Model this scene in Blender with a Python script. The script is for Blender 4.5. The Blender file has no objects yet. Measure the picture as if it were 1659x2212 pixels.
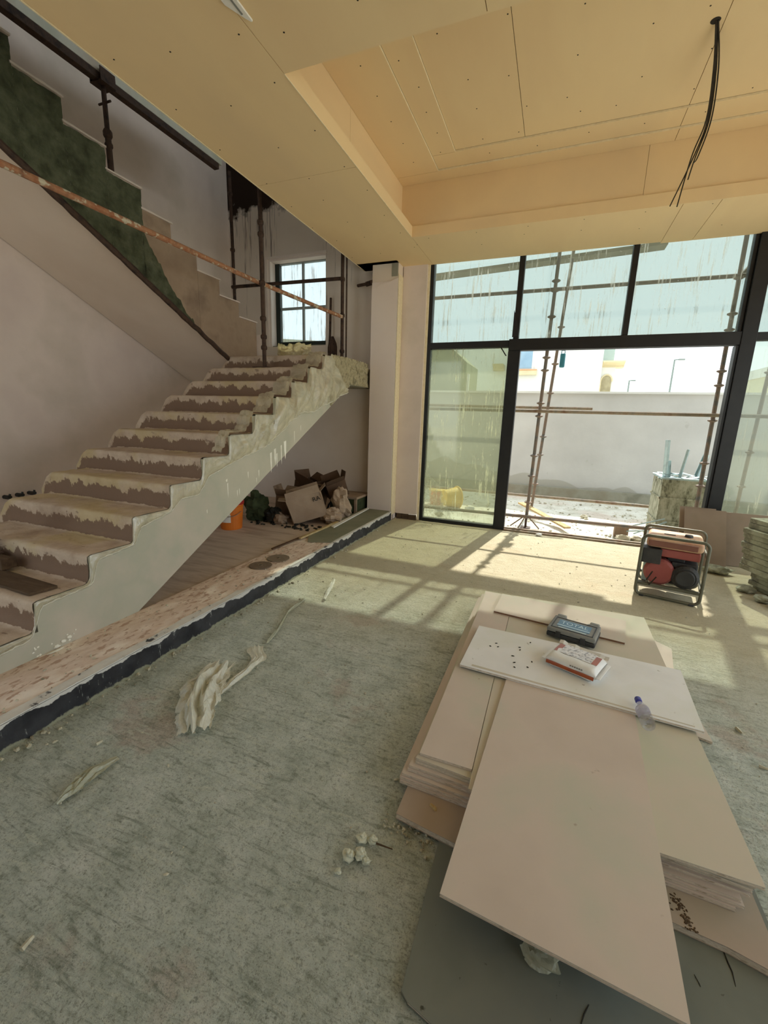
import bpy, math, random
from mathutils import Vector, Matrix, noise
random.seed(11)
SC = bpy.context.scene
COL = SC.collection

# ---------------------------------------------------------------- camera, sky, sun, exposure
cd = bpy.data.cameras.new('camera')
cd.sensor_fit = 'HORIZONTAL'; cd.sensor_width = 36.0; cd.lens = 924.06 * 36.0 / 1659.0
cd.clip_start = 0.02; cd.clip_end = 500
cam = bpy.data.objects.new('camera', cd); COL.objects.link(cam)
cam.matrix_world = Matrix((
    (0.93029206, -0.10662207, 0.35098207, 0.0),
    (0.36562921, 0.19250255, -0.91063607, 0.0),
    (0.02952896, 0.9754868, 0.21806774, 1.55),
    (0, 0, 0, 1)))
SC.camera = cam

SKY_STRENGTH = 0.95
SUN_STRENGTH = 3.1
w = bpy.data.worlds.new('sky'); SC.world = w; w.use_nodes = True
bg = w.node_tree.nodes['Background']
bg.inputs['Color'].default_value = (0.84, 0.95, 1.0, 1); bg.inputs['Strength'].default_value = SKY_STRENGTH
sd = bpy.data.lights.new('sun', 'SUN'); sd.energy = SUN_STRENGTH; sd.angle = math.radians(0.8)
sd.color = (1.0, 0.95, 0.86)
sun = bpy.data.objects.new('sun', sd); COL.objects.link(sun)
SUN_TO = Vector((0.164, 0.986, 1.08)).normalized()          # direction towards the sun
sun.rotation_euler = SUN_TO.to_track_quat('Z', 'Y').to_euler(); sun.location = SUN_TO * 30
SC.view_settings.view_transform = 'Standard'; SC.view_settings.look = 'None'
SC.view_settings.gamma = 1; SC.view_settings.use_curve_mapping = False
SC.view_settings.exposure = 1.2
SC.cycles.use_denoising = True
SC.cycles.max_bounces = 10; SC.cycles.diffuse_bounces = 6; SC.cycles.transparent_max_bounces = 24
SC.cycles.sample_clamp_indirect = 6.0

# ---------------------------------------------------------------- helpers
def lin(c):
    r = []
    for v in c[:3]:
        v = v / 255.0
        r.append(v / 12.92 if v <= 0.04045 else ((v + 0.055) / 1.055) ** 2.4)
    return (r[0], r[1], r[2], 1.0)

class NT:
    """tiny node-tree writer"""
    def __init__(self, name):
        self.m = bpy.data.materials.new(name); self.m.use_nodes = True
        self.t = self.m.node_tree; self.t.nodes.clear()
        self.out = self.n('ShaderNodeOutputMaterial')
        self.tc = None
    def n(self, typ, **kw):
        nd = self.t.nodes.new(typ)
        for k, v in kw.items():
            if k in nd.bl_rna.properties: setattr(nd, k, v)
            else: nd.inputs[k].default_value = v
        return nd
    def l(self, a, b): self.t.links.new(a, b)
    def coord(self, kind='Object', scale=(1, 1, 1)):
        if kind == 'World':
            s = self.n('ShaderNodeNewGeometry').outputs['Position']
        else:
            s = self.n('ShaderNodeTexCoord').outputs[kind]
        mp = self.n('ShaderNodeMapping'); mp.inputs['Scale'].default_value = scale
        self.l(s, mp.inputs['Vector']); return mp.outputs['Vector']
    def noise(self, vec, scale, detail=5, rough=0.55, dist=0.0):
        nd = self.n('ShaderNodeTexNoise'); nd.inputs['Scale'].default_value = scale
        nd.inputs['Detail'].default_value = detail; nd.inputs['Roughness'].default_value = rough
        nd.inputs['Distortion'].default_value = dist
        self.l(vec, nd.inputs['Vector']); return nd.outputs['Fac']
    def ramp(self, fac, stops, interp='LINEAR'):
        nd = self.n('ShaderNodeValToRGB'); nd.color_ramp.interpolation = interp
        e = nd.color_ramp.elements
        while len(e) > 1: e.remove(e[-1])
        e[0].position = stops[0][0]; e[0].color = stops[0][1]
        for p, c in stops[1:]:
            k = e.new(p); k.color = c
        self.l(fac, nd.inputs['Fac']); return nd.outputs['Color']
    def math(self, op, a, b=None, clamp=False):
        nd = self.n('ShaderNodeMath'); nd.operation = op; nd.use_clamp = clamp
        for i, v in enumerate((a, b)):
            if v is None: continue
            if isinstance(v, (int, float)): nd.inputs[i].default_value = v
            else: self.l(v, nd.inputs[i])
        return nd.outputs[0]
    def maprange(self, v, a, b, c=0.0, d=1.0):
        nd = self.n('ShaderNodeMapRange'); nd.clamp = True
        self.l(v, nd.inputs[0])
        for i, x in enumerate((a, b, c, d)): nd.inputs[i + 1].default_value = x
        return nd.outputs[0]
    def mix(self, fac, a, b):
        nd = self.n('ShaderNodeMix'); nd.data_type = 'RGBA'
        if isinstance(fac, (int, float)): nd.inputs[0].default_value = fac
        else: self.l(fac, nd.inputs[0])
        for i, v in ((6, a), (7, b)):
            if isinstance(v, tuple): nd.inputs[i].default_value = v
            else: self.l(v, nd.inputs[i])
        return nd.outputs[2]
    def mixs(self, fac, a, b):
        nd = self.n('ShaderNodeMixShader')
        if isinstance(fac, (int, float)): nd.inputs[0].default_value = fac
        else: self.l(fac, nd.inputs[0])
        self.l(a, nd.inputs[1]); self.l(b, nd.inputs[2]); return nd.outputs[0]
    def bump(self, h, strength=0.3, dist=0.01, prev=None):
        nd = self.n('ShaderNodeBump'); nd.inputs['Strength'].default_value = strength
        nd.inputs['Distance'].default_value = dist; self.l(h, nd.inputs['Height'])
        if prev is not None: self.l(prev, nd.inputs['Normal'])
        return nd.outputs['Normal']
    def principled(self, col, rough=0.8, metal=0.0, spec=0.3, normal=None):
        nd = self.n('ShaderNodeBsdfPrincipled')
        if isinstance(col, tuple): nd.inputs['Base Color'].default_value = col
        else: self.l(col, nd.inputs['Base Color'])
        nd.inputs['Roughness'].default_value = rough; nd.inputs['Metallic'].default_value = metal
        nd.inputs['Specular IOR Level'].default_value = spec
        if normal is not None: self.l(normal, nd.inputs['Normal'])
        return nd.outputs['BSDF']
    def done(self, sh):
        self.l(sh, self.out.inputs['Surface']); return self.m

def mat(name, cols, scale=4, rough=0.85, metal=0.0, spec=0.25, bump=0.25, bscale=60, bdist=0.004,
        stretch=(1, 1, 1), speck=None, coords='Object', detail=6):
    """noise-mottled surface: cols = list of sRGB colours spread over the noise range"""
    t = NT(name); v = t.coord(coords, stretch)
    f = t.noise(v, scale, detail)
    n = len(cols)
    stops = [(0.32 + 0.36 * i / max(1, n - 1), lin(c)) for i, c in enumerate(cols)]
    c = t.ramp(f, stops)
    if speck:
        sf = t.noise(v, speck[1], 3)
        c = t.mix(t.maprange(sf, speck[2], speck[2] + 0.06), c, lin(speck[0]))
    nm = t.bump(t.noise(v, bscale, 4), bump, bdist) if bump else None
    return t.done(t.principled(c, rough, metal, spec, nm))

class B:
    def __init__(self): self.v = []; self.f = []; self.xf = None
    def add(self, vs, fs):
        k = len(self.v)
        for p in vs:
            p = Vector(p)
            if self.xf is not None: p = self.xf @ p
            self.v.append(p)
        self.f += [tuple(i + k for i in q) for q in fs]; return self
    def box(self, a, b, jit=0.0):
        x0, y0, z0 = a; x1, y1, z1 = b
        vs = [(x0, y0, z0), (x1, y0, z0), (x1, y1, z0), (x0, y1, z0), (x0, y0, z1), (x1, y0, z1), (x1, y1, z1), (x0, y1, z1)]
        if jit: vs = [tuple(c + random.uniform(-jit, jit) for c in p) for p in vs]
        return self.add(vs, [(0, 3, 2, 1), (4, 5, 6, 7), (0, 1, 5, 4), (1, 2, 6, 5), (2, 3, 7, 6), (3, 0, 4, 7)])
    def obox(self, c, s, rz=0, rx=0, ry=0):
        M = Matrix.Translation(c) @ Matrix.Rotation(rz, 4, 'Z') @ Matrix.Rotation(ry, 4, 'Y') @ Matrix.Rotation(rx, 4, 'X')
        h = [x / 2 for x in s]
        vs = [M @ Vector((sx * h[0], sy * h[1], sz * h[2])) for sz in (-1, 1) for sx, sy in ((-1, -1), (1, -1), (1, 1), (-1, 1))]
        return self.add(vs, [(0, 3, 2, 1), (4, 5, 6, 7), (0, 1, 5, 4), (1, 2, 6, 5), (2, 3, 7, 6), (3, 0, 4, 7)])
    def slab(self, poly, z0, z1):
        """vertical prism over an xy polygon (counter-clockwise); z may be per-vertex lists"""
        n = len(poly)
        a = z0 if isinstance(z0, (list, tuple)) else [z0] * n
        b = z1 if isinstance(z1, (list, tuple)) else [z1] * n
        vs = [(x, y, a[i]) for i, (x, y) in enumerate(poly)] + [(x, y, b[i]) for i, (x, y) in enumerate(poly)]
        fs = [tuple(range(n))[::-1], tuple(range(n, 2 * n))] + [(i, (i + 1) % n, n + (i + 1) % n, n + i) for i in range(n)]
        return self.add(vs, fs)
    def prism_x(self, poly, x0, x1):
        """prism along x over a (y,z) polygon"""
        n = len(poly)
        vs = [(x0, y, z) for y, z in poly] + [(x1, y, z) for y, z in poly]
        fs = [tuple(range(n))[::-1], tuple(range(n, 2 * n))] + [(i, (i + 1) % n, n + (i + 1) % n, n + i) for i in range(n)]
        return self.add(vs, fs)
    def path(self, pts, r, n=8, closed=False):
        pts = [Vector(p) for p in pts]; m = len(pts); rings = []
        rr = r if isinstance(r, (list, tuple)) else [r] * m
        up = None; vs = []
        for i, p in enumerate(pts):
            if closed: d = pts[(i + 1) % m] - pts[i - 1]
            else: d = pts[min(i + 1, m - 1)] - pts[max(i - 1, 0)]
            d.normalize()
            if up is None or abs(up.dot(d)) > 0.98: up = Vector((0, 0, 1)) if abs(d.z) < 0.9 else Vector((1, 0, 0))
            s = d.cross(up).normalized(); u = s.cross(d).normalized(); up = u
            vs += [p + (s * math.cos(2 * math.pi * k / n) + u * math.sin(2 * math.pi * k / n)) * rr[i] for k in range(n)]
        fs = []
        for i in range(m if closed else m - 1):
            j = (i + 1) % m
            fs += [(i * n + k, i * n + (k + 1) % n, j * n + (k + 1) % n, j * n + k) for k in range(n)]
        if not closed: fs += [tuple(range(n))[::-1], tuple(range((m - 1) * n, m * n))]
        return self.add(vs, fs)
    def tube(self, a, b, r, n=10): return self.path([a, b], r, n)
    def lathe(self, prof, n=20, M=None):
        M = M or Matrix.Identity(4); vs = []; fs = []; m = len(prof)
        for r, z in prof:
            vs += [M @ Vector((r * math.cos(2 * math.pi * k / n), r * math.sin(2 * math.pi * k / n), z)) for k in range(n)]
        for i in range(m - 1):
            fs += [(i * n + k, i * n + (k + 1) % n, (i + 1) * n + (k + 1) % n, (i + 1) * n + k) for k in range(n)]
        if prof[0][0] > 1e-5: fs.append(tuple(range(n))[::-1])
        if prof[-1][0] > 1e-5: fs.append(tuple(range((m - 1) * n, m * n)))
        return self.add(vs, fs)
    def grid(self, nu, nv, fn):
        vs = [fn(i / nu, j / nv) for i in range(nu + 1) for j in range(nv + 1)]
        fs = [(i * (nv + 1) + j, (i + 1) * (nv + 1) + j, (i + 1) * (nv + 1) + j + 1, i * (nv + 1) + j + 1) for i in range(nu) for j in range(nv)]
        return self.add(vs, fs)
    def blob(self, c, s, amp=0.25, n=10, seed=0, rz=0.0):
        vs = []; fs = []
        for i in range(n + 1):
            th = math.pi * i / n
            for j in range(n):
                ph = 2 * math.pi * j / n
                d = Vector((math.sin(th) * math.cos(ph), math.sin(th) * math.sin(ph), math.cos(th)))
                k = 1 + amp * noise.noise(d * 1.7 + Vector((seed * 3.1, seed, 0)))+ amp * 0.5 * noise.noise(d * 4 + Vector((seed, 0, seed)))
                q = Vector((d.x * s[0] * k, d.y * s[1] * k, d.z * s[2] * k)); q.rotate(Matrix.Rotation(rz, 3, 'Z'))
                vs.append(Vector(c) + q)
        for i in range(n):
            fs += [(i * n + j, (i + 1) * n + j, (i + 1) * n + (j + 1) % n, i * n + (j + 1) % n) for j in range(n)]
        return self.add(vs, fs)
    def build(self, name, m, parent=None, bevel=0.0, smooth=False, solid=0.0, seg=2, origin=None):
        if parent is not None: o0 = PLOC[parent.name]
        elif origin is not None: o0 = Vector(origin)
        else:
            xs = [p.x for p in self.v]; ys = [p.y for p in self.v]; zs = [p.z for p in self.v]
            o0 = Vector(((min(xs) + max(xs)) / 2, (min(ys) + max(ys)) / 2, min(zs)))
        me = bpy.data.meshes.new(name)
        me.from_pydata([p - o0 for p in self.v], [], self.f)
        import bmesh
        bm = bmesh.new(); bm.from_mesh(me); bmesh.ops.recalc_face_normals(bm, faces=bm.faces); bm.to_mesh(me); bm.free()
        me.materials.append(m)
        if smooth:
            for p in me.polygons: p.use_smooth = True
        o = bpy.data.objects.new(name, me); COL.objects.link(o)
        if parent is not None:
            o.parent = parent; PLOC[o.name] = o0
        else:
            o.location = o0; PLOC[o.name] = o0
        if solid:
            md = o.modifiers.new('solid', 'SOLIDIFY'); md.thickness = solid; md.offset = 0
        if bevel:
            md = o.modifiers.new('bevel', 'BEVEL'); md.width = bevel; md.segments = seg; md.limit_method = 'ANGLE'; md.angle_limit = math.radians(40)
        return o
PLOC = {}

def tag(o, label, cat, group=None):
    o['label'] = label; o['category'] = cat
    if group: o['group'] = group
    return o
def thing(name, loc, label, cat, group=None):
    o = bpy.data.objects.new(name, None); o.empty_display_size = 0.1; COL.objects.link(o)
    o.location = loc; PLOC[o.name] = Vector(loc); return tag(o, label, cat, group)
def structure(o): o['kind'] = 'structure'; return o
def sroot(name, loc=(0, 0, 0)):
    o = bpy.data.objects.new(name, None); o.empty_display_size = 0.1; COL.objects.link(o)
    o.location = loc; PLOC[o.name] = Vector(loc); o['kind'] = 'structure'; return o
def stuff(o): o['kind'] = 'stuff'; return o
def text_mesh(txt, size, depth=0.0006):
    cu = bpy.data.curves.new('lettering', 'FONT'); cu.body = txt; cu.size = size; cu.extrude = depth
    cu.align_x = 'CENTER'; cu.align_y = 'CENTER'
    ob = bpy.data.objects.new('lettering', cu); COL.objects.link(ob)
    bpy.context.view_layer.update()
    me = bpy.data.meshes.new_from_object(ob.evaluated_get(bpy.context.evaluated_depsgraph_get()))
    vs = [v.co.copy() for v in me.vertices]; fs = [tuple(p.vertices) for p in me.polygons]
    bpy.data.objects.remove(ob); bpy.data.meshes.remove(me); bpy.data.curves.remove(cu)
    return vs, fs
def nz(x, y=0.0, z=0.0): return noise.noise(Vector((x, y, z)))
ORD = ['first', 'second', 'third', 'fourth', 'fifth', 'sixth', 'seventh', 'eighth', 'ninth', 'tenth', 'eleventh', 'twelfth', 'thirteenth', 'fourteenth', 'fifteenth']

# ---------------------------------------------------------------- materials
M_PLASTER = mat('plaster', [(214, 198, 190), (222, 207, 198), (208, 195, 184)], 1.3, 0.9, bump=0.12, bscale=25, speck=((120, 104, 90), 38, 0.74))
M_PLASTER_D = mat('plaster_dull', [(216, 200, 184), (226, 212, 198)], 1.0, 0.9, bump=0.2, bscale=20)
M_COLUMN = mat('column_plaster', [(226, 212, 206), (232, 220, 212)], 1.2, 0.9, bump=0.1, bscale=30)
M_GYPCEIL = mat('ceiling_board', [(224, 196, 154), (230, 204, 160), (223, 198, 158)], 1.0, 0.9, bump=0.05, bscale=18, stretch=(1, 0.3, 1))
M_GYPEDGE = mat('board_edge', [(236, 222, 190), (222, 206, 172)], 30, 0.9)
M_REAR_DARK = mat('dark_rear_wall', [(96, 92, 86), (112, 108, 100)], 3, 0.95, bump=0.3)  # for the unseen rear wall, dark to cut bounce onto the tray upright
M_SCREW = mat('screw_black', [(30, 24, 18), (44, 36, 28)], 30, 0.6, bump=0)
M_CONC = mat('concrete', [(128, 126, 112), (150, 148, 134), (140, 134, 118)], 3, 0.9, bump=0.4, bscale=45)
M_STEP = mat('step_concrete', [(92, 76, 62), (116, 98, 82)], 8, 0.92, bump=0.4, bscale=60)
M_STRINGER = mat('stringer_plaster', [(190, 184, 168), (176, 174, 158), (196, 184, 170)], 1.6, 0.85, bump=0.1, bscale=30)
M_ROUGHGREEN = mat('rough_green_render', [(60, 62, 46), (82, 86, 66), (98, 100, 80)], 9, 0.95, bump=1.0, bscale=28, bdist=0.02)
M_ROUGHOLIVE = mat('rough_olive_render', [(148, 140, 112), (176, 166, 138), (120, 114, 90)], 14, 0.95, bump=1.0, bscale=40, bdist=0.02)
M_BROWNBOARD = mat('brown_form_board', [(150, 128, 110), (164, 142, 122), (132, 112, 96)], 2.5, 0.85, bump=0.15)
M_HALLFLOOR = mat('hall_screed', [(176, 156, 140), (204, 186, 170), (188, 168, 152)], 3, 0.92, bump=0.4, bscale=30, stretch=(0.6, 3.2, 1))
M_KERB = mat('kerb_screed', [(234, 218, 205), (214, 192, 176), (238, 226, 214)], 7, 0.95, bump=0.6, bscale=40, stretch=(1, 0.45, 1), speck=((184, 156, 138), 34, 0.56))
M_BLACKFRAME = mat('black_aluminium', [(22, 22, 24), (30, 30, 32)], 10, 0.45, spec=0.4, bump=0.05)
M_STEEL_D = mat('dark_steel', [(54, 38, 30), (74, 54, 42), (40, 28, 24)], 14, 0.7, spec=0.35, bump=0.3)
M_STEEL_O = mat('orange_tube', [(150, 96, 68), (168, 122, 92), (124, 88, 68)], 12, 0.75, spec=0.3, bump=0.3, speck=((196, 186, 164), 16, 0.56))
M_STEEL_G = mat('grey_tube', [(120, 112, 100), (146, 132, 112), (120, 92, 72)], 9, 0.7, spec=0.35, bump=0.3)
M_STEEL_R = mat('rust_tube', [(112, 106, 98), (132, 112, 96), (96, 96, 92)], 7, 0.7, spec=0.35, bump=0.3)
M_BOARD = mat('gypsum_paper_tan', [(196, 182, 170), (204, 190, 178), (192, 190, 174)], 1.6, 0.9, bump=0.06, bscale=40, speck=((160, 142, 126), 12, 0.71))
M_BOARD_G = mat('gypsum_paper_greenish', [(184, 188, 166), (200, 190, 174), (188, 192, 170)], 1.2, 0.9, bump=0.06, bscale=40, speck=((158, 150, 132), 9, 0.72))
M_BOARD_W = mat('gypsum_paper_pale', [(220, 220, 220), (230, 230, 230), (222, 223, 216)], 2.2, 0.9, bump=0.05, speck=((150, 146, 130), 18, 0.7))
M_BOARD_GREY = mat('gypsum_paper_grey', [(106, 110, 100), (122, 125, 116), (114, 118, 114)], 1.6, 0.9, bump=0.12, bscale=30, speck=((70, 70, 58), 30, 0.7))
M_BOARD_BR = mat('gypsum_paper_brown', [(160, 144, 130), (172, 156, 142), (156, 150, 132)], 1.5, 0.9, bump=0.08)
M_LEAN = mat('leaning_board_brown', [(134, 118, 102), (144, 128, 112), (130, 118, 100)], 2, 0.9, bump=0.08)
M_LEANG = mat('leaning_board_green', [(104, 104, 84), (118, 118, 98)], 2, 0.9, bump=0.08)
M_CORE = mat('gypsum_core', [(196, 178, 158), (222, 208, 190), (176, 158, 138)], 40, 0.95, bump=0.5, bscale=90, bdist=0.002, stretch=(1, 1, 3))
M_CARD = mat('cardboard', [(134, 112, 94), (156, 134, 114), (120, 98, 80)], 4, 0.9, bump=0.15)
M_CARD_L = mat('cardboard_pale', [(176, 156, 136), (160, 138, 118)], 4, 0.9, bump=0.15)
M_CARD_D = mat('cardboard_dark', [(84, 64, 50), (104, 82, 66)], 4, 0.9, bump=0.15)
M_PLANK = mat('site_plank', [(150, 146, 126), (170, 164, 144)], 5, 0.9, bump=0.2)
M_STRIPSHADE = mat('strip_edge_shade', [(120, 88, 66), (136, 102, 78)], 30, 0.95, bump=0.3)  # shade on the strip's near edge, put into the core colour
M_DARK = mat('dark_scrap', [(34, 34, 30), (52, 50, 44)], 8, 0.7, bump=0.4)
M_GREENSACK = mat('green_sack', [(48, 56, 36), (70, 78, 52)], 10, 0.9, bump=0.5, bscale=25)
M_ORANGE = mat('orange_plastic', [(206, 106, 28), (222, 122, 36)], 3, 0.45, spec=0.5, bump=0.03)
M_RED = mat('red_plastic', [(150, 30, 30), (172, 42, 38)], 3, 0.5, spec=0.5, bump=0.03)
M_WHITE = mat('white_plastic', [(226, 222, 214), (236, 232, 226)], 6, 0.5, spec=0.4, bump=0.03)
M_WOOD = mat('pale_timber', [(196, 176, 134), (178, 152, 106), (206, 188, 148)], 6, 0.85, bump=0.2, stretch=(8, 1, 8))
M_WOOD_D = mat('dark_timber', [(74, 58, 44), (96, 78, 60)], 6, 0.9, bump=0.3, stretch=(1, 6, 6))
M_STONE = mat('stone_slab', [(138, 142, 122), (164, 167, 147), (122, 122, 106), (184, 184, 166)], 6, 0.92, bump=0.6, bscale=35, bdist=0.008)
M_BLACKP = mat('black_plastic', [(48, 48, 48), (62, 62, 62)], 8, 0.55, spec=0.4, bump=0.08)
M_GREYP = mat('charcoal_plastic', [(122, 122, 118), (140, 140, 134)], 8, 0.6, spec=0.4, bump=0.08)
M_BLUELBL = mat('blue_label', [(84, 122, 150), (98, 136, 162)], 14, 0.5, spec=0.4, bump=0)
M_PALEBLUE = mat('pale_blue_print', [(190, 214, 226), (206, 226, 234)], 14, 0.5, bump=0)
M_GENFRAME = mat('olive_grey_steel', [(88, 88, 74), (110, 108, 92)], 10, 0.45, metal=0.3, spec=0.5, bump=0.05)
M_GENTANK = mat('dusty_tank_paint', [(206, 160, 130), (222, 184, 150), (196, 142, 116)], 6, 0.6, spec=0.4, bump=0.1)
M_GENRED = mat('engine_red', [(150, 76, 70), (164, 92, 84)], 5, 0.55, spec=0.4, bump=0.08)
M_GENBROWN = mat('tank_front_brown', [(128, 84, 70), (142, 96, 80)], 5, 0.6, spec=0.4, bump=0.08)
M_MUFFLER = mat('engine_dark', [(50, 50, 50), (66, 64, 62)], 9, 0.6, spec=0.4, bump=0.2)
M_PAINTDRIP = mat('white_paint', [(226, 222, 208), (238, 236, 226)], 20, 0.7, bump=0.1)
M_PIPE_BLACK = mat('black_conduit', [(20, 20, 20), (32, 32, 30)], 20, 0.5, spec=0.4, bump=0)
M_DISC = mat('abrasive_disc', [(112, 96, 82), (128, 112, 96)], 30, 0.85, bump=0.5, bscale=160)
M_DISC2 = mat('abrasive_disc_pale', [(140, 124, 108), (128, 116, 98)], 30, 0.85, bump=0.5, bscale=160)
M_MORTAR = mat('mortar_lump', [(176, 180, 162), (206, 208, 190), (160, 158, 142)], 20, 0.95, bump=0.8, bscale=80)
M_PEBBLE = mat('debris_pale', [(170, 166, 146), (200, 194, 172), (136, 128, 108)], 9, 0.9, bump=0.2, coords='World')
M_OUTWALL_H = mat('house_white', [(214, 214, 210), (226, 226, 222)], 0.8, 0.9, bump=0.05)
M_HOUSETRIM = mat('house_stone_trim', [(206, 194, 160), (220, 206, 172)], 2, 0.85, bump=0.1)
M_NICHE = mat('arch_screen', [(150, 140, 112), (170, 160, 130)], 6, 0.9, bump=0.3)
M_BLUEGLASS = mat('blue_pane', [(130, 160, 184), (150, 180, 200)], 2, 0.15, spec=0.6, bump=0)
M_LAMPGREY = mat('lamp_grey', [(110, 120, 116), (126, 136, 130)], 2, 0.6, bump=0)
M_YELLOW = mat('yellow_plastic', [(214, 176, 70), (226, 190, 90)], 4, 0.5, spec=0.4, bump=0.05)
M_BLUECAN = mat('blue_plastic', [(60, 130, 150), (74, 148, 166)], 5, 0.45, spec=0.5, bump=0.05)
M_STUD = mat('galvanised_stud', [(166, 188, 190), (190, 208, 208), (150, 166, 170)], 6, 0.4, metal=0.5, spec=0.5, bump=0.05)
M_WIRE = mat('wire_black', [(36, 30, 22), (54, 46, 34)], 30, 0.6, bump=0)
M_CAPBLUE = mat('blue_cap', [(52, 56, 140), (70, 72, 160)], 6, 0.4, spec=0.5, bump=0)

# main screed floor : olive cement, trowel arcs, brown stains, gritty
def make_floor_mat():
    t = NT('cement_screed'); v = t.coord('World')
    big = t.noise(v, 0.9, 4); mid = t.noise(v, 6, 9, 0.72); fine = t.noise(v, 55, 6, 0.75); f2 = t.noise(v, 170, 3, 0.7)
    rot = t.n('ShaderNodeMapping'); rot.inputs['Rotation'].default_value = (0, 0, 0.5); rot.inputs['Scale'].default_value = (1.0, 6.0, 1)
    t.l(v, rot.inputs['Vector'])
    sw = t.noise(rot.outputs[0], 5.0, 7, 0.66, 1.6)
    c = t.ramp(mid, [(0.28, lin((160, 168, 154))), (0.42, lin((202, 210, 198))), (0.58, lin((224, 230, 220))), (0.72, lin((244, 246, 238)))])
    c = t.mix(t.maprange(t.noise(v, 1.3, 8, 0.62), 0.58, 0.64, 0, 0.5), c, lin((204, 178, 164)))
    c = t.mix(t.maprange(sw, 0.54, 0.64, 0, 0.7), c, lin((226, 230, 214)))
    c = t.mix(t.maprange(sw, 0.46, 0.34, 0, 0.65), c, lin((138, 146, 130)))
    c = t.mix(t.maprange(fine, 0.34, 0.46, 0.65, 0), c, lin((122, 126, 108)))
    c = t.mix(t.maprange(fine, 0.54, 0.68, 0, 0.6), c, lin((240, 242, 230)))
    c = t.mix(t.maprange(f2, 0.34, 0.46, 0.6, 0), c, lin((126, 130, 114)))
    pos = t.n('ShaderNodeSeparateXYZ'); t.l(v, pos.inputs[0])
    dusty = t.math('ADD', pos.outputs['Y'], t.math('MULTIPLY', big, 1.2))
    c = t.mix(t.maprange(dusty, 2.9, 4.3, 0, 0.72), c, lin((206, 190, 152)))  # dust, with the sunlit patch's yellow tone mixed into its colour
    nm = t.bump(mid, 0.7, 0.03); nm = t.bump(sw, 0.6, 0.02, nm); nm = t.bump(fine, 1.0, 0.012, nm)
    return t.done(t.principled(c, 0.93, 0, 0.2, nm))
M_FLOOR = make_floor_mat()

def make_ground_mat():
    t = NT('site_sand'); v = t.coord('World')
    c = t.ramp(t.noise(v, 3, 8, 0.65), [(0.3, lin((190, 184, 166))), (0.5, lin((224, 220, 206))), (0.7, lin((236, 234, 224)))])
    c = t.mix(t.maprange(t.noise(v, 0.7, 5), 0.54, 0.64, 0, 0.5), c, lin((214, 190, 174)))
    c = t.mix(t.maprange(t.noise(v, 26, 4), 0.63, 0.7, 0, 0.7), c, lin((120, 104, 84)))
    return t.done(t.principled(c, 0.95, 0, 0.1, t.bump(t.noise(v, 18, 6, 0.7), 0.7, 0.03)))
M_GROUND = make_ground_mat()

def make_membrane():
    """black bitumen kerb face; white ragged paint band along its top"""
    t = NT('bitumen_membrane'); v = t.coord('World')
    s = t.n('ShaderNodeSeparateXYZ'); t.l(v, s.inputs[0])
    c = t.ramp(t.noise(v, 6, 6), [(0.35, lin((34, 34, 38))), (0.6, lin((58, 58, 62)))])
    c = t.mix(t.maprange(t.noise(t.coord('World', (1, 1, 0.25)), 45, 4, 0.7), 0.62, 0.70, 0, 0.8), c, lin((150, 152, 148)))
    edge = t.math('ADD', s.outputs['Z'], t.math('MULTIPLY', t.math('SUBTRACT', t.noise(v, 5, 5, 0.6), 0.5), 0.16))
    c = t.mix(t.maprange(edge, 0.112, 0.117), c, lin((206, 202, 196)))
    foot = t.math('ADD', s.outputs['Z'], t.math('MULTIPLY', t.math('SUBTRACT', t.noise(v, 9, 6, 0.7), 0.5), 0.08))
    c = t.mix(t.maprange(foot, 0.006, 0.014, 1, 0), c, lin((150, 150, 128)))
    return t.done(t.principled(c, 0.6, 0, 0.35, t.bump(t.noise(v, 30, 4), 0.4, 0.006)))
M_MEMBRANE = make_membrane()

def make_lip():
    t = NT('kerb_white_lip'); v = t.coord('World')
    c = t.ramp(t.noise(v, 7, 6, 0.65), [(0.36, lin((70, 70, 72))), (0.40, lin((204, 200, 194))), (0.7, lin((220, 216, 208)))])
    return t.done(t.principled(c, 0.7, 0, 0.3, t.bump(t.noise(v, 30, 4), 0.3, 0.004)))
M_LIP = make_lip()

def make_backwall():
    """stair wall with black paint that has run down from the top"""
    t = NT('stained_plaster'); v = t.coord('World')
    s = t.n('ShaderNodeSeparateXYZ'); t.l(v, s.inputs[0]); X, Z = s.outputs['X'], s.outputs['Z']
    c = t.ramp(t.noise(v, 1.2, 5), [(0.35, lin((216, 202, 190))), (0.65, lin((226, 214, 203)))])
    col = t.noise(t.coord('World', (1, 1, 0.02)), 26, 3, 0.7)            # one value per vertical streak
    length = t.maprange(col, 0.35, 0.72, 5.6, 2.3)                          # where each run ends
    run = t.math('MULTIPLY', t.maprange(t.math('SUBTRACT', Z, length), 0.0, 0.08), t.maprange(t.noise(t.coord('World', (1, 1, 0.03)), 60, 2, 0.6), 0.53, 0.60))
    left = t.maprange(X, -4.25, -4.40)
    right = t.math('MULTIPLY', t.maprange(X, -3.50, -3.44), t.maprange(X, -2.95, -3.05))
    run = t.math('MULTIPLY', run, t.math('MAXIMUM', left, right))
    top = t.math('ADD', Z, t.math('MULTIPLY', t.math('SUBTRACT', t.noise(v, 5, 4), 0.5), 0.7))
    solid = t.math('MULTIPLY', t.maprange(top, 4.55, 4.65), t.maprange(X, -4.05, -4.2))
    c = t.mix(t.math('MAXIMUM', t.math('MULTIPLY', run, 0.9), solid), c, lin((42, 28, 20)))
    return t.done(t.principled(c, 0.85, 0, 0.25, t.bump(t.noise(v, 25, 4), 0.15, 0.005)))
M_BACKWALL = make_backwall()

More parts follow.
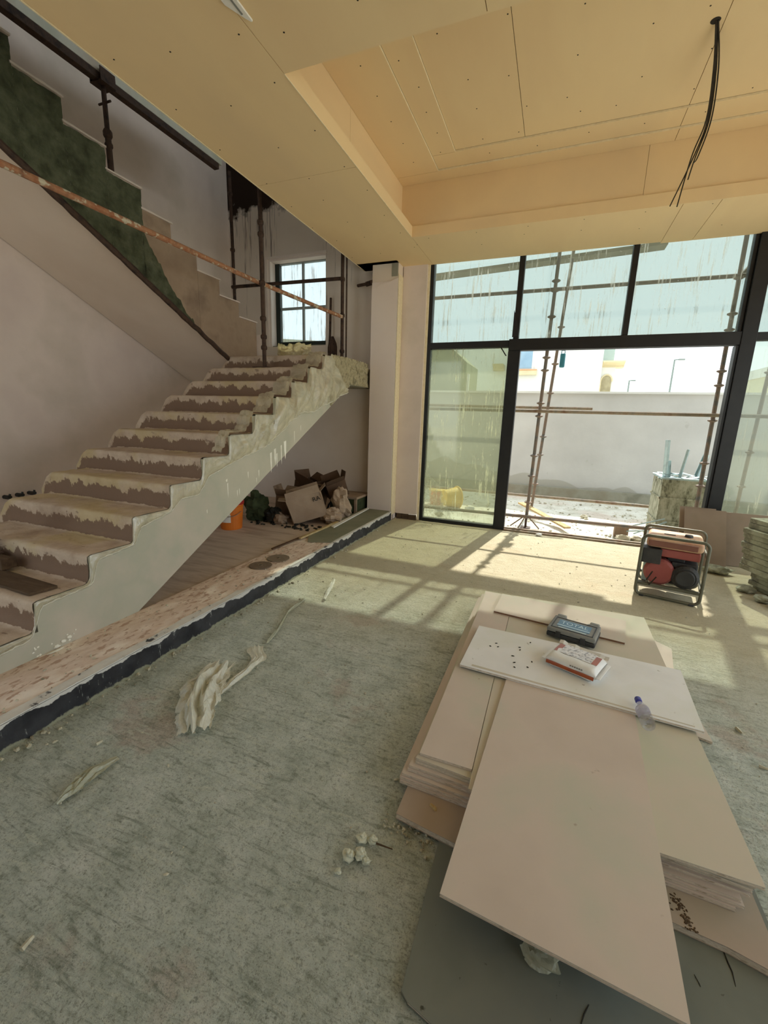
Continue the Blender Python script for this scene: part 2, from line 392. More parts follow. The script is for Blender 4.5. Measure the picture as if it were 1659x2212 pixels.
def make_boundary():
    t = NT('boundary_render'); v = t.coord('World')
    s = t.n('ShaderNodeSeparateXYZ'); t.l(v, s.inputs[0])
    c = t.ramp(t.noise(v, 1.1, 6), [(0.3, lin((186, 185, 182))), (0.7, lin((204, 203, 200)))])
    c = t.mix(t.maprange(t.noise(v, 3.5, 5, 0.7), 0.64, 0.72, 0, 0.5), c, lin((168, 166, 160)))
    blk = t.n('ShaderNodeTexVoronoi'); blk.inputs['Scale'].default_value = 2.2; t.l(v, blk.inputs['Vector'])
    e = t.math('ADD', s.outputs['Z'], t.math('MULTIPLY', blk.outputs['Distance'], 0.25))
    e = t.math('ADD', e, t.math('MULTIPLY', s.outputs['X'], 0.10))
    c = t.mix(t.maprange(e, 0.46, 0.48, 1, 0), c, lin((176, 174, 166)))
    return t.done(t.principled(c, 0.92, 0, 0.2, t.bump(t.noise(v, 12, 6), 0.3, 0.01)))
M_BOUNDARY = make_boundary()

def make_glass(name, tint, haze, streak, dirtcol, zfade=None):
    """site glazing: tinted pane with dried runs of cement wash and dust"""
    t = NT(name); v = t.coord('World')
    st = t.noise(t.coord('World', (1, 1, 0.06)), 38, 4, 0.7)
    br = t.noise(t.coord('World', (1, 1, 0.35)), 5, 5, 0.6)
    f = t.math('MULTIPLY', t.maprange(st, 0.53, 0.64), t.maprange(br, 0.40, 0.58))
    f = t.math('MULTIPLY', f, streak)
    sp = t.math('MULTIPLY', t.maprange(t.noise(v, 30, 3, 0.5), 0.70, 0.74), 0.45)
    f = t.math('MAXIMUM', t.math('MAXIMUM', f, sp), haze, True)
    if zfade:
        s = t.n('ShaderNodeSeparateXYZ'); t.l(v, s.inputs[0])
        f = t.math('MULTIPLY', f, t.maprange(s.outputs['Z'], zfade[0], zfade[1], 0.35, 1.0))
    tr = t.n('ShaderNodeBsdfTransparent'); tr.inputs['Color'].default_value = tint
    gl = t.n('ShaderNodeBsdfGlossy'); gl.inputs['Roughness'].default_value = 0.05
    clear = t.mixs(0.05, tr.outputs[0], gl.outputs[0])
    df = t.n('ShaderNodeBsdfDiffuse'); df.inputs['Color'].default_value = dirtcol
    tl = t.n('ShaderNodeBsdfTranslucent'); tl.inputs['Color'].default_value = dirtcol
    dirt = t.mixs(0.5, df.outputs[0], tl.outputs[0])
    return t.done(t.mixs(f, clear, dirt))
M_GLASS_UP = make_glass('glass_upper', (0.60, 0.645, 0.615, 1), 0.07, 0.7, lin((206, 206, 196)))
M_GLASS_LO = make_glass('glass_lower_dirty', (0.66, 0.70, 0.62, 1), 0.14, 0.85, lin((206, 206, 176)))
M_GLASS_RT = make_glass('glass_right', (0.70, 0.74, 0.69, 1), 0.12, 0.55, lin((196, 196, 176)))
M_GLASS_ST = make_glass('glass_stair', (0.74, 0.78, 0.78, 1), 0.05, 0.7, lin((150, 140, 126)))

def make_film(name, col, alpha, gloss, fold_scale=18):
    t = NT(name); v = t.coord('Object')
    tr = t.n('ShaderNodeBsdfTransparent')
    df = t.n('ShaderNodeBsdfDiffuse'); df.inputs['Color'].default_value = lin(col)
    tl = t.n('ShaderNodeBsdfTranslucent'); tl.inputs['Color'].default_value = lin(col)
    gl = t.n('ShaderNodeBsdfGlossy'); gl.inputs['Roughness'].default_value = 0.22
    nm = t.bump(t.noise(v, fold_scale, 4, 0.6, 1.5), 0.6, 0.02)
    for k in (df, tl, gl): t.l(nm, k.inputs['Normal'])
    body = t.mixs(0.4, df.outputs[0], tl.outputs[0])
    body = t.mixs(gloss, body, gl.outputs[0])
    fac = t.maprange(t.noise(v, fold_scale * 0.6, 4, 0.65, 1.0), 0.3, 0.7, max(0, alpha - 0.3), min(1, alpha + 0.3))
    return t.done(t.mixs(fac, tr.outputs[0], body))
M_FILM = make_film('clear_film', (230, 222, 196), 0.66, 0.16, 7)
M_SCRAPFILM = make_film('scrap_film', (244, 242, 230), 0.95, 0.10, 14)
M_SCRAPFILM2 = make_film('scrap_film_dull', (206, 206, 184), 0.95, 0.08, 14)

def make_dustfilm():
    """film laid over the steps: caked cement dust, worn through in ragged patches on the risers"""
    t = NT('dusty_step_film'); v = t.coord('World')
    a = t.n('ShaderNodeAttribute'); a.attribute_name = 'riser'; r = a.outputs['Fac']   # 0 tread .. height down the riser
    c = t.ramp(t.noise(v, 6, 6, 0.65), [(0.32, lin((170, 148, 128))), (0.52, lin((190, 170, 150))), (0.70, lin((202, 184, 164)))])
    c = t.mix(t.maprange(t.noise(v, 1.7, 4), 0.50, 0.60, 0, 0.5), c, lin((186, 166, 112)))
    c = t.mix(t.maprange(t.noise(t.coord('World', (0.6, 3, 1)), 16, 4), 0.64, 0.70, 0, 0.7), c, lin((120, 98, 82)))
    rag = t.math('ADD', r, t.math('MULTIPLY', t.math('SUBTRACT', t.noise(t.coord('World', (1, 0.5, 0.5)), 9, 7, 0.72), 0.5), 2.0))
    bare = t.math('MULTIPLY', t.maprange(rag, 0.42, 0.48), t.maprange(r, 0.10, 0.18))
    c = t.mix(bare, c, lin((124, 100, 82)))
    nm = t.bump(t.noise(v, 22, 5, 0.6), 0.4, 0.012)
    return t.done(t.principled(c, 0.7, 0, 0.3, nm))
M_DUSTFILM = make_dustfilm()

def make_bottle():
    t = NT('clear_pet')
    g = t.n('ShaderNodeBsdfGlass'); g.inputs['IOR'].default_value = 1.2; g.inputs['Roughness'].default_value = 0.04
    g.inputs['Color'].default_value = (0.985, 0.985, 0.99, 1)
    tr = t.n('ShaderNodeBsdfTransparent'); tr.inputs['Color'].default_value = (0.985, 0.985, 0.99, 1)
    return t.done(t.mixs(0.45, tr.outputs[0], g.outputs[0]))
M_PET = make_bottle()

def make_binmat():
    t = NT('mottled_bin'); v = t.coord('World')
    c = t.ramp(t.noise(t.coord('World', (1, 1, 0.45)), 14, 6, 0.7), [(0.36, lin((96, 94, 78))), (0.46, lin((148, 148, 126))), (0.60, lin((180, 178, 158)))])
    c = t.mix(t.maprange(t.noise(v, 3, 4), 0.60, 0.70, 0, 0.6), c, lin((176, 128, 100)))
    return t.done(t.principled(c, 0.9, 0, 0.2, t.bump(t.noise(v, 30, 5), 0.5, 0.01)))
M_BIN = make_binmat()

def make_wipes():
    t = NT('printed_wrapper'); v = t.coord('Object', (1, 1, 1))
    c = t.ramp(t.noise(v, 60, 5, 0.7), [(0.40, lin((120, 116, 116))), (0.47, lin((206, 202, 200))), (0.7, lin((226, 224, 222)))])
    return t.done(t.principled(c, 0.35, 0, 0.5, t.bump(t.noise(v, 25, 3), 0.3, 0.006)))
M_WIPEPRINT = make_wipes()
M_WRAP = mat('white_wrapper', [(222, 222, 220), (232, 232, 230)], 10, 0.35, spec=0.5, bump=0.35, bscale=22, bdist=0.01)
M_BROWNBAND = mat('brown_print', [(150, 70, 34), (170, 86, 44)], 9, 0.4, spec=0.4, bump=0)
# ---------------------------------------------------------------- the setting
YW = 6.2            # inner face of the facade
CEIL = 3.585
def floor_h(x, y):
    h = 0.0035 * nz(x * 1.3, y * 1.3, 3) + 0.0025 * nz(x * 5, y * 5, 9) + 0.0015 * nz(x * 14, y * 14, 1)
    return min(h - 0.004, 0.0)
def floor_grid(x0, x1, y0, y1, n, m):
    b = B(); b.grid(n, m, lambda u, v: (x0 + (x1 - x0) * u, y0 + (y1 - y0) * v, floor_h(x0 + (x1 - x0) * u, y0 + (y1 - y0) * v)))
    return b
structure(floor_grid(-2.19, 3.7, -3.0, 6.34, 140, 230).build('floor', M_FLOOR, smooth=True, origin=(0, 0, 0)))
structure(B().box((-5.2, -2.5, -0.06), (-2.64, YW, 0.107)).build('floor', M_HALLFLOOR, origin=(0, 0, 0)))
b = B(); b.add([(-90, -60, -0.06), (90, -60, -0.06), (90, 120, -0.06), (-90, 120, -0.06)], [(0, 1, 2, 3)])
structure(b.build('ground', M_GROUND, origin=(0, 0, 0)))
# sand close to the glazing
b = B(); b.grid(90, 60, lambda u, v: (-4 + 10 * u, 6.34 + 3.7 * v, -0.045 + 0.022 * nz(u * 22, v * 9, 2) + 0.016 * nz(u * 70, v * 30, 5)))
structure(b.build('ground', M_GROUND, smooth=True, origin=(0, 0, 0)))

# kerb between hall and room
k = sroot('trim_1', (-2.4, 2.0, 0))
b = B(); N = 180
def kerb_top(u, v):
    x = -2.64 + 0.45 * u; y = -2.5 + 8.48 * v
    return (x, y, 0.135 + (0.004 * nz(x * 9, y * 6) + 0.003 * nz(x * 30, y * 22)) * (0 if u in (0, 1) else 1))
b.grid(12, N, kerb_top); b.box((-2.64, -2.5, -0.02), (-2.191, 5.98, 0.128))
b.build('kerb', M_KERB, k)
b = B(); b.grid(60, 2, lambda u, v: (-2.186 + 0.003 * nz(u * 40, v * 3), -2.5 + 8.48 * u, -0.02 + 0.155 * v)); b.build('membrane', M_MEMBRANE, k)
b = B()
def lip(u, v):
    y = -2.5 + 8.48 * u
    wdt = 0.066 + 0.018 * nz(y * 3.1, 7) + 0.010 * nz(y * 11, 3)
    if y > 2.6: wdt *= 0.45
    x = -2.183 - wdt * v
    return (x, y, 0.142 + 0.002 * nz(y * 9, v * 5))
b.grid(260, 3, lip); b.build('kerb_lip', M_LIP, k, solid=0.006)
b = B()   # smooth grey-green repair at the far end of the kerb
b.slab([(-2.62, 4.30), (-2.46, 4.02), (-2.22, 4.12), (-2.20, 5.97), (-2.63, 5.97)], 0.136, 0.147); b.build('repair_patch', mat('repair_mortar', [(120, 120, 100), (136, 134, 114)], 3, 0.85), k, bevel=0.004)

# facade: stair part with window opening, column, jamb, head
wb = sroot('wall_back', (-3.5, YW, 0))
WX0, WX1, WZ0, WZ1 = -4.47, -3.44, 2.60, 3.90
b = B()
b.box((-5.5, YW, -0.1), (WX0, YW + 0.22, 7)); b.box((WX1, YW, -0.1), (-2.2, YW + 0.22, 7))
b.box((WX0, YW, -0.1), (WX1, YW + 0.22, WZ0)); b.box((WX0, YW, WZ1), (WX1, YW + 0.22, 7))
b.build('wall_face', M_BACKWALL, wb)
b = B(); b.box((WX0 - 0.05, YW - 0.02, WZ1 - 0.01), (WX1 + 0.02, YW - 0.001, WZ1 + 0.02)); b.box((WX0 - 0.05, YW - 0.02, WZ0), (WX0 - 0.0, YW - 0.001, WZ1 - 0.01)); b.build('opening_bead', M_COLUMN, wb)
b = B(); b.box((WX0 + 0.001, YW + 0.001, WZ1 - 0.04), (WX1 - 0.001, YW + 0.15, WZ1 - 0.001)); b.box((WX0 + 0.001, YW + 0.001, WZ0), (WX0 + 0.04, YW + 0.15, WZ1 - 0.04)); b.build('reveal', M_COLUMN, wb)

c = sroot('wall_column', (-2.39, 5.99, 0))
b = B(); b.box((-2.585, 5.98, 0.0), (-2.2, YW + 0.15, 3.36)); b.build('column_face', M_COLUMN, c)
b = B()
top = [(-2.585, 3.28), (-2.55, 3.30), (-2.52, 3.27), (-2.47, 3.33), (-2.42, 3.335), (-2.36, 3.355), (-2.31, 3.35), (-2.26, 3.375), (-2.2, 3.39)]
vs = [(x, 5.97, z) for x, z in top] + [(x, 5.97, 0.14) for x, z in top] + [(x, 5.985, z) for x, z in top] + [(x, 5.985, 0.14) for x, z in top]
n = len(top); fs = []
for i in range(n - 1): fs += [(i, i + 1, n + i + 1, n + i), (i, 2 * n + i, 2 * n + i + 1, i + 1)]
fs += [(0, n, 3 * n, 2 * n), (n - 1, 2 * n + n - 1, 3 * n + n - 1, n + n - 1)]
b.add(vs, fs); b.build('column_plaster_coat', M_COLUMN, c)
B().box((-2.585, 5.99, 3.36), (-2.2, YW + 0.15, 4.7)).build('column_core', M_PLASTER_D, c)
B().box((-2.199, 5.985, 0.08), (-2.192, YW, 3.45)).build('corner_bead', M_GYPEDGE, c)
b = B(); b.box((-2.30, 5.985, 3.42), (-2.21, 6.1, 3.58)); b.build('corner_bracket', M_CONC, c)

j = sroot('wall_jamb', (-2.0, 6.2, 0))
B().box((-2.19, 6.16, 0.085), (-1.845, 6.5, 4.7)).build('jamb_face', M_PLASTER, j)
B().box((-1.845, 6.19, 0.0), (-1.815, 6.5, 4.7)).build('jamb_bead', M_GYPEDGE, j)
bb = sroot('baseboard_back', (-2.0, 6.18, 0))
b = B()
b.box((-2.17, 6.168, -0.01), (-2.09, 6.2, 0.085)); b.box((-2.085, 6.172, -0.01), (-1.975, 6.2, 0.08)); b.box((-1.97, 6.165, -0.01), (-1.85, 6.2, 0.075))
b.build('rough_base', M_WOOD_D, bb, bevel=0.003)
B().tube((-2.215, 6.06, -0.01), (-2.215, 6.06, 0.13), 0.022, 10).build('pipe_stub', M_STEEL_G, bb, smooth=False)

structure(B().box((-5.42, -1.3, -0.1), (-5.2, YW, 7)).build('wall_left', M_PLASTER, origin=(-5.2, 0, 0)))
wr = sroot('wall_right', (3.6, 2, 0))
b = B(); b.box((3.6, 5.6, -0.1), (3.8, 6.5, 4.6)); b.box((3.6, -2.4, 3.3), (3.8, 5.6, 4.6)); b.box((3.6, -2.4, -0.1), (3.8, 5.6, 0.05)); b.box((3.6, -3.0, -0.1), (3.8, -2.4, 4.6))  # unseen side opening, added and sized to let sky light into the room
b.build('wall_face', M_PLASTER, wr)
b = B(); b.box((-2.7, -3.2, -0.1), (3.8, -3.0, 4.6)); b.box((-2.9, -3.2, -0.1), (-2.7, -1.3, 4.6)); b.box((-5.42, -1.5, 3.3), (-2.7, -1.3, 4.9)); b.box((-5.42, -1.5, 5.9), (-2.7, -1.3, 7.0)); b.box((-2.9, -1.5, 4.6), (3.8, -1.3, 7.0))  # unseen hall and upstairs gaps, added to light the stairs
structure(b.build('wall_front', M_REAR_DARK, origin=(0, -2.5, 0)))  # unseen rear wall, closed and darkened to hold back light on the tray
structure(B().box((-1.845, 6.36, 4.30), (4.5, 6.6, 4.8)).build('wall_head', M_CONC, origin=(1, 6.5, 4.3)))
structure(B().box((-5.42, -1.5, 7.0), (4.5, 6.6, 7.15)).build('roof', M_CONC, origin=(0, 2, 7)))  # unseen cover added to keep sky light out of the stairwell
sl = sroot('ceiling_slab', (0, 2, 4.6))
B().box((-2.75, -3.0, 4.6), (4.5, 6.18, 4.8)).build('slab', M_CONC, sl)
B().box((-4.40, -1.3, 4.602), (-4.30, 5.05, 5.0)).build('edge_beam', mat('edge_beam_render', [(196, 196, 180), (210, 208, 194), (200, 188, 172)], 2.5, 0.9), sl)

# ceiling of gypsum boards, one piece each, with a stepped tray
ce = sroot('ceiling', (0, 3, CEIL))
def cboard(x0, y0, x1, y1, z, th=0.0125, nm='ceiling_board'):
    g = 0.0022
    return B().box((x0 + g, y0 + g, z), (x1 - g, y1 - g, z + th)).build(nm, M_GYPCEIL, ce)
LX0, LX1, LY0, LY1 = -1.78, 3.3, 2.69, 5.25            # tray opening
for y0, y1 in ((-3.0, 1.32), (1.32, 3.742), (3.742, 6.2)): cboard(-2.79, y0, LX0, y1, CEIL)
for x0, x1 in ((LX0, 0.90), (0.90, 1.207), (1.207, 4.3)): cboard(x0, LY1, x1, 6.24 if x0 > -1.7 else 6.2, CEIL)
for x0, x1 in ((LX0, -0.55), (-0.55, 0.70), (0.70, 4.3)):
    for y0, y1 in ((-3.0, 0.3), (0.3, LY0)): cboard(x0, y0, x1, y1, CEIL)
cboard(LX1, LY0, 4.3, LY1, CEIL)
B().box((-2.19, 6.145, CEIL + 0.014), (4.3, 6.158, 4.598)).build('light_stop_board', M_GYPCEIL, ce)  # unseen panel added to stop light leaking through the ceiling seams
# edge strip along the stair void
B().box((-2.797, -2.5, CEIL - 0.004), (-2.789, 6.18, CEIL + 0.03)).build('edge_bead', M_GYPEDGE, ce)
B().box((-2.79, 5.9, CEIL - 0.0), (-2.2, 6.2, CEIL + 0.02)).build('edge_bead', M_GYPEDGE, ce)
# lip of the tray
LZ = CEIL + 0.115
for nm, a, c2 in (('tray_lip', (LX0 - 0.0125, LY0, CEIL + 0.001), (LX0, LY1 + 0.0125, LZ)), ('tray_lip', (LX0, LY1, CEIL + 0.001), (LX1, LY1 + 0.0125, LZ)),
                  ('tray_lip', (LX1, LY0, CEIL + 0.001), (LX1 + 0.0125, LY1, LZ)), ('tray_lip', (LX0, LY0 - 0.0125, CEIL + 0.001), (LX1, LY0, LZ))):
    B().box(a, c2).build(nm, M_GYPCEIL, ce)
B().box((LX0 - 0.003, LY0, CEIL - 0.003), (LX0 + 0.002, LY1, CEIL + 0.002)).build('corner_bead', M_GYPEDGE, ce)
# ledge and upright of the tray
ZA = 4.13; OX0, OX1, OY0, OY1 = -1.925, 3.45, 2.54, 5.275
b = B(); b.box((OX0, OY0, LZ), (LX0 - 0.0125, OY1, LZ + 0.012)); b.box((LX1 + 0.0125, OY0, LZ), (OX1, OY1, LZ + 0.012)); b.box((LX0, OY0, LZ), (LX1, LY0 - 0.0125, LZ + 0.012)); b.build('tray_ledge', M_GYPCEIL, ce)
for x0, x1 in ((OX0, 0.55), (0.553, OX1)): B().box((x0, OY1, LZ), (x1, OY1 + 0.0125, ZA + 0.02)).build('tray_upright', M_GYPCEIL, ce)
for y0, y1 in ((OY0, 3.9), (3.903, OY1)): B().box((OX0 - 0.0125, y0, LZ), (OX0, y1, ZA + 0.02)).build('tray_upright', M_GYPCEIL, ce)
B().box((OX1, OY0, LZ), (OX1 + 0.0125, OY1, ZA + 0.02)).build('tray_upright', M_GYPCEIL, ce)
B().box((OX0, OY0 - 0.0125, LZ), (OX1, OY0, ZA + 0.02)).build('tray_upright', M_GYPCEIL, ce)
# three levels of the tray top, each recessed 15 mm into the one below
def ring(x0, y0, x1, y1, i0, j0, i1, j1, z, seams):
    xs = [x0] + [s for s in seams if x0 < s < x1] + [x1]
    for a, d in zip(xs[:-1], xs[1:]):
        cboard(a, j1, d, y1, z, nm='tray_board'); cboard(a, y0, d, j0, z, nm='tray_board')
    cboard(x0, j0, i0, j1, z, nm='tray_board'); cboard(i1, j0, x1, j1, z, nm='tray_board')
ring(OX0, OY0, OX1, OY1, -1.457, 2.72, 2.98, 5.09, ZA, (0.75,))
ring(-1.457, 2.72, 2.98, 5.09, -1.221, 2.96, 2.75, 4.84, ZA + 0.016, (0.75,))
for x0, x1 in ((-1.221, -0.556), (-0.556, 0.755), (0.755, 2.75)): cboard(x0, 2.96, x1, 4.84, ZA + 0.032, nm='tray_board')
def strip_frame(x0, y0, x1, y1, z, h):
    b = B(); t = 0.004
    b.box((x0 - t, y0, z), (x0, y1, z + h)); b.box((x1, y0, z), (x1 + t, y1, z + h)); b.box((x0, y1, z), (x1, y1 + t, z + h)); b.box((x0, y0 - t, z), (x1, y0, z + h))
    b.build('step_edge', M_GYPEDGE, ce)
strip_frame(-1.457, 2.72, 2.98, 5.09, ZA + 0.0005, 0.0155); strip_frame(-1.221, 2.96, 2.75, 4.84, ZA + 0.0165, 0.0155)
B().box((OX0, OY0, ZA + 0.06), (OX1, OY1, ZA + 0.07)).build('tray_back', M_DARK, ce)
# black screw heads
b = B(); rs = random.Random(4)
def screw(x, y, z, r=0.0055): b.lathe([(r, 0), (r, -0.0012), (0.0, -0.0014)], 7, Matrix.Translation((x, y, z)))
for i in range(11):
    for jx in range(3):
        screw(-2.72 + jx * 0.42 + rs.uniform(-0.05, 0.05), 0.9 + i * 0.47 + rs.uniform(-0.08, 0.08), CEIL)
for i in range(9):
    screw(-1.7 + i * 0.6 + rs.uniform(-0.1, 0.1), 5.40 + rs.uniform(-0.05, 0.5), CEIL); screw(-1.6 + i * 0.55, 5.33, CEIL)
for i in range(8):
    for jy in range(3): screw(-1.55 + i * 0.45 + rs.uniform(-0.15, 0.15), 1.9 + jy * 0.3 + rs.uniform(-0.1, 0.1), CEIL)
for i in range(7):
    for jy in range(5): screw(-1.0 + i * 0.42 + rs.uniform(-0.08, 0.08), 3.2 + jy * 0.38 + rs.uniform(-0.1, 0.1), ZA + 0.032)
for i in range(6):
    screw(-1.34 + rs.uniform(-0.04, 0.04), 3.3 + i * 0.3, ZA + 0.016); screw(-0.9 + i * 0.45, 4.96 + rs.uniform(-0.04, 0.04), ZA + 0.016); screw(-1.66, 3.2 + i * 0.33, ZA)
stuff(b.build('screw', M_SCREW, ce))

# glazing: black frame, panes, open doorway
wn = sroot('window_1', (0.0, 6.27, 0))
def fr(name, a, c2, bev=0.004): return B().box(a, c2).build(name, M_BLACKFRAME, wn, bevel=bev)
FY0, FY1 = 6.215, 6.325
fr('frame_jamb', (-1.83, FY0, 0.0), (-1.765, FY1, 4.30))
fr('mullion', (-0.69, FY0 - 0.01, 0.0), (-0.535, FY1, 2.45))
fr('mullion', (-0.645, FY0, 2.60), (-0.575, FY1, 4.30))
fr('mullion', (0.635, FY0, 2.60), (0.70, FY1, 4.30))
fr('mullion', (1.835, FY0 - 0.02, 0.0), (1.975, FY1, 4.30))
fr('mullion', (1.805, FY0, 0.03), (1.833, FY1, 2.45)); fr('mullion', (1.795, FY0 + 0.02, 2.60), (1.833, FY1, 4.30))
fr('transom', (-0.69, FY0 - 0.01, 2.455), (1.835, FY1, 2.598)); fr('transom', (-1.765, FY0, 2.50), (-0.69, FY1, 2.585))
fr('transom', (1.975, FY0, 2.50), (4.3, FY1, 2.585))
fr('frame_sill', (-1.765, FY0, -0.01), (-0.69, FY1, 0.045)); fr('frame_sill', (1.975, FY0, -0.01), (4.3, FY1, 0.045))
fr('mullion', (3.1, FY0, 0.045), (3.2, FY1, 4.30))
B().box((-0.535, FY0 - 0.03, -0.02), (1.80, FY1 + 0.02, 0.022)).build('door_track', M_STEEL_G, wn, bevel=0.004)
B().box((-0.535, FY0 + 0.01, 0.022), (1.80, FY0 + 0.025, 0.04)).build('door_track_rail', M_STEEL_G, wn)
def pane(x0, z0, x1, z1, m): return B().box((x0, 6.262, z0), (x1, 6.270, z1)).build('pane', m, wn)
pane(-1.765, 2.585, -0.645, 4.25, M_GLASS_UP); pane(-0.575, 2.598, 0.635, 4.25, M_GLASS_UP); pane(0.70, 2.598, 1.795, 4.25, M_GLASS_UP); pane(1.975, 2.585, 3.1, 4.25, M_GLASS_UP)
pane(-1.765, 0.045, -0.69, 2.50, M_GLASS_LO); pane(1.975, 0.045, 3.1, 2.50, M_GLASS_RT); pane(3.2, 0.045, 4.3, 2.50, M_GLASS_RT)
b = B(); b.add([(-0.655, 6.205, 2.95), (-0.600, 6.200, 2.78), (-0.575, 6.20, 2.625), (-0.655, 6.205, 2.62)], [(0, 1, 2, 3)]); b.build('loose_gasket', M_BLACKFRAME, wn, solid=0.012)
B().tube((-0.79, 6.20, 2.50), (-0.71, 6.19, 2.385), 0.008, 6).build('loose_strip', M_BLACKFRAME, wn)
# torn corner of protective film on the lower left pane
b = B(); b.add([(-1.762, 6.255, 0.05), (-1.30, 6.255, 0.05), (-1.42, 6.253, 0.30), (-1.52, 6.252, 0.55), (-1.762, 6.255, 0.78)], [(0, 1, 2, 3, 4)]); b.build('torn_film', make_film('pane_film', (206, 206, 186), 0.35, 0.05), wn)

# stair window
w2 = sroot('window_2', (-3.95, 6.36, 2.6))
def fr2(name, a, c2, m=M_BLACKFRAME): return B().box(a, c2).build(name, m, w2, bevel=0.003)
M_SILVER = mat('window_bar_grey', [(150, 160, 160), (166, 174, 174)], 4, 0.5, bump=0)
FG = mat('window_frame_dark_green', [(36, 44, 40), (46, 54, 50)], 6, 0.5, bump=0.05)
fr2('frame_jamb', (WX0 + 0.04, 6.33, WZ0), (WX0 + 0.12, 6.40, WZ1 - 0.04), FG); fr2('frame_jamb', (WX1 - 0.03, 6.33, WZ0), (WX1, 6.40, WZ1 - 0.04), FG)
fr2('frame_sill', (WX0 + 0.12, 6.33, WZ0), (WX1 - 0.03, 6.40, WZ0 + 0.09), FG); fr2('frame_head', (WX0 + 0.12, 6.34, WZ1 - 0.055), (WX1 - 0.03, 6.40, WZ1 - 0.04), M_SILVER)
fr2('glazing_bar', (-3.945, 6.345, WZ0 + 0.09), (-3.905, 6.375, WZ1 - 0.055), M_SILVER)
fr2('glazing_bar', (WX0 + 0.12, 6.35, 3.175), (WX1 - 0.03, 6.37, 3.215), M_SILVER)
B().box((WX0 + 0.12, 6.358, WZ0 + 0.09), (WX1 - 0.03, 6.364, WZ1 - 0.055)).build('pane', M_GLASS_ST, w2)
b = B(); b.box((WX0 + 0.05, YW + 0.01, WZ0 - 0.002), (WX1, YW + 0.2, WZ0 + 0.012)); b.build('sill', M_CONC, w2)

# ---------------------------------------------------------------- staircase
RUN, RISE, Y0, Z0 = 0.3282, 0.1765, 1.379, 0.284
XR, XL = -2.636, -4.0
def yk(k): return Y0 + RUN * k
def zk(k): return Z0 + RISE * k          # tread level in front of riser k
ZL = zk(11)                              # landing 2.2255
st = thing('staircase', (-3.6, 3.2, 0.107), 'plastered concrete half-turn staircase rising along the left wall to a landing', 'staircase')
def soff(y): return 0.136 + 0.525 * (y - 2.014)
b = B()
b.prism_x([(yk(-1), 0.107), (1.96, 0.107), (2.014, 0.136), (5.42, 1.94), (5.42, zk(10)), (yk(10), zk(10)), (yk(-1) , zk(-1) + 0.0)], XL, XR)
b.build('flight', M_STRINGER, st)
for kk in range(-1, 11):
    b = B(); y0, y1 = yk(kk), yk(kk + 1)
    if kk == 10: b.prism_x([(y0, zk(10)), (y0, zk(11)), (5.42, zk(11)), (5.42, zk(10))], XL, XR)
    else: b.prism_x([(y0, zk(kk)), (y0, zk(kk + 1)), (y1, zk(kk + 1))], XL, XR)
    b.build('step', M_STRINGER, st)
B().box((-5.19, 5.42, 1.95), (-2.66, YW - 0.006, ZL)).build('landing', M_CONC, st)
b = B()   # rough edge beam of the landing up to the column
def edgeb(u, v):
    y = 4.86 + (5.985 - 4.86) * u; z = (1.955 if y > 5.4 else soff(y) + 0.03 + 0.12 * 0) + (2.30 - (1.955 if y > 5.4 else soff(y) + 0.03)) * v
    if v == 1: z = 2.262 + 0.014 * nz(y * 9, 2)
    return (-2.632 + 0.022 * nz(y * 13, z * 13, 4) + 0.012 * nz(y * 40, z * 40), y, z)
b.grid(60, 18, edgeb); b.build('landing_edge', M_ROUGHOLIVE, st, solid=0.02)
B().box((-3.1, 4.9, ZL), (-2.665, 5.97, 2.25)).build('landing_screed', M_CONC, st)
b = B(); b.box((-2.70, 4.672, ZL - 0.16), (-2.655, 4.68, ZL + 0.002)); 
B().box((-2.652, 4.655, ZL - 0.17), (-2.637, 4.67, ZL + 0.01)).build('riser_bead', M_PAINTDRIP, st)
# upper flight, back over the hall, stepping up towards the viewer
UX = -4.0; UR, URI = 0.344, 0.1765
UY = 5.24                                   # face of the lowest visible step
def uy(k): return UY - UR * k
def uz(k): return 2.7555 + URI * k          # top of visible step k
us = lambda y: 4.64 - 0.52 * y
b = B()
poly = [(UY, 1.95), (UY, uz(0) - URI)]
for kk in range(0, 10): poly += [(uy(kk), uz(kk)), (uy(kk + 1), uz(kk))]
yend = uy(10); poly += [(yend, us(yend))]
b.prism_x(poly, -5.19, UX - 0.012); b.build('upper_flight', M_PLASTER_D, st)
# formwork boards on the flight's face: dull brown low down, rough green render higher up
def face_poly(ka, kb, cutlow=None):
    p = [(uy(ka), us(uy(ka)) if ka else us(UY) + 0.04), (uy(ka), uz(ka - 1) if ka else 2.30)]
    if ka == 0: p = [(UY, 2.0), (UY, uz(0))]
    else: p = [(uy(ka), us(uy(ka)) + 0.02), (uy(ka), uz(ka))]
    for kk in range(ka, kb): p += [(uy(kk + 1), uz(kk)), (uy(kk + 1), uz(kk + 1))] if kk + 1 < kb else [(uy(kk + 1), uz(kk))]
    p += [(uy(kb), us(uy(kb)) + 0.02)]
    return p
B().prism_x(face_poly(0, 2), UX - 0.012, UX).build('form_board', M_BROWNBOARD, st)
B().prism_x(face_poly(2, 3), UX - 0.012, UX + 0.002).build('form_board', M_BROWNBOARD, st)
B().prism_x(face_poly(3, 5), UX - 0.012, UX - 0.001).build('form_board', M_BROWNBOARD, st)
b = B()
for kk in range(5, 10):
    y1, y0_ = uy(kk), uy(kk + 1)
    def gr(u, v, kk=kk, y1=y1, y0_=y0_):
        y = y1 + (y0_ - y1) * u; lo = us(y) + 0.015 * nz(y * 9, 1); hi = uz(kk) - 0.012
        z = lo + (hi - lo) * v
        return (UX + 0.004 + 0.020 * abs(nz(y * 6, z * 6, 3)) + 0.012 * nz(y * 22, z * 22, 8), y, z)
    b.grid(14, 26, gr)
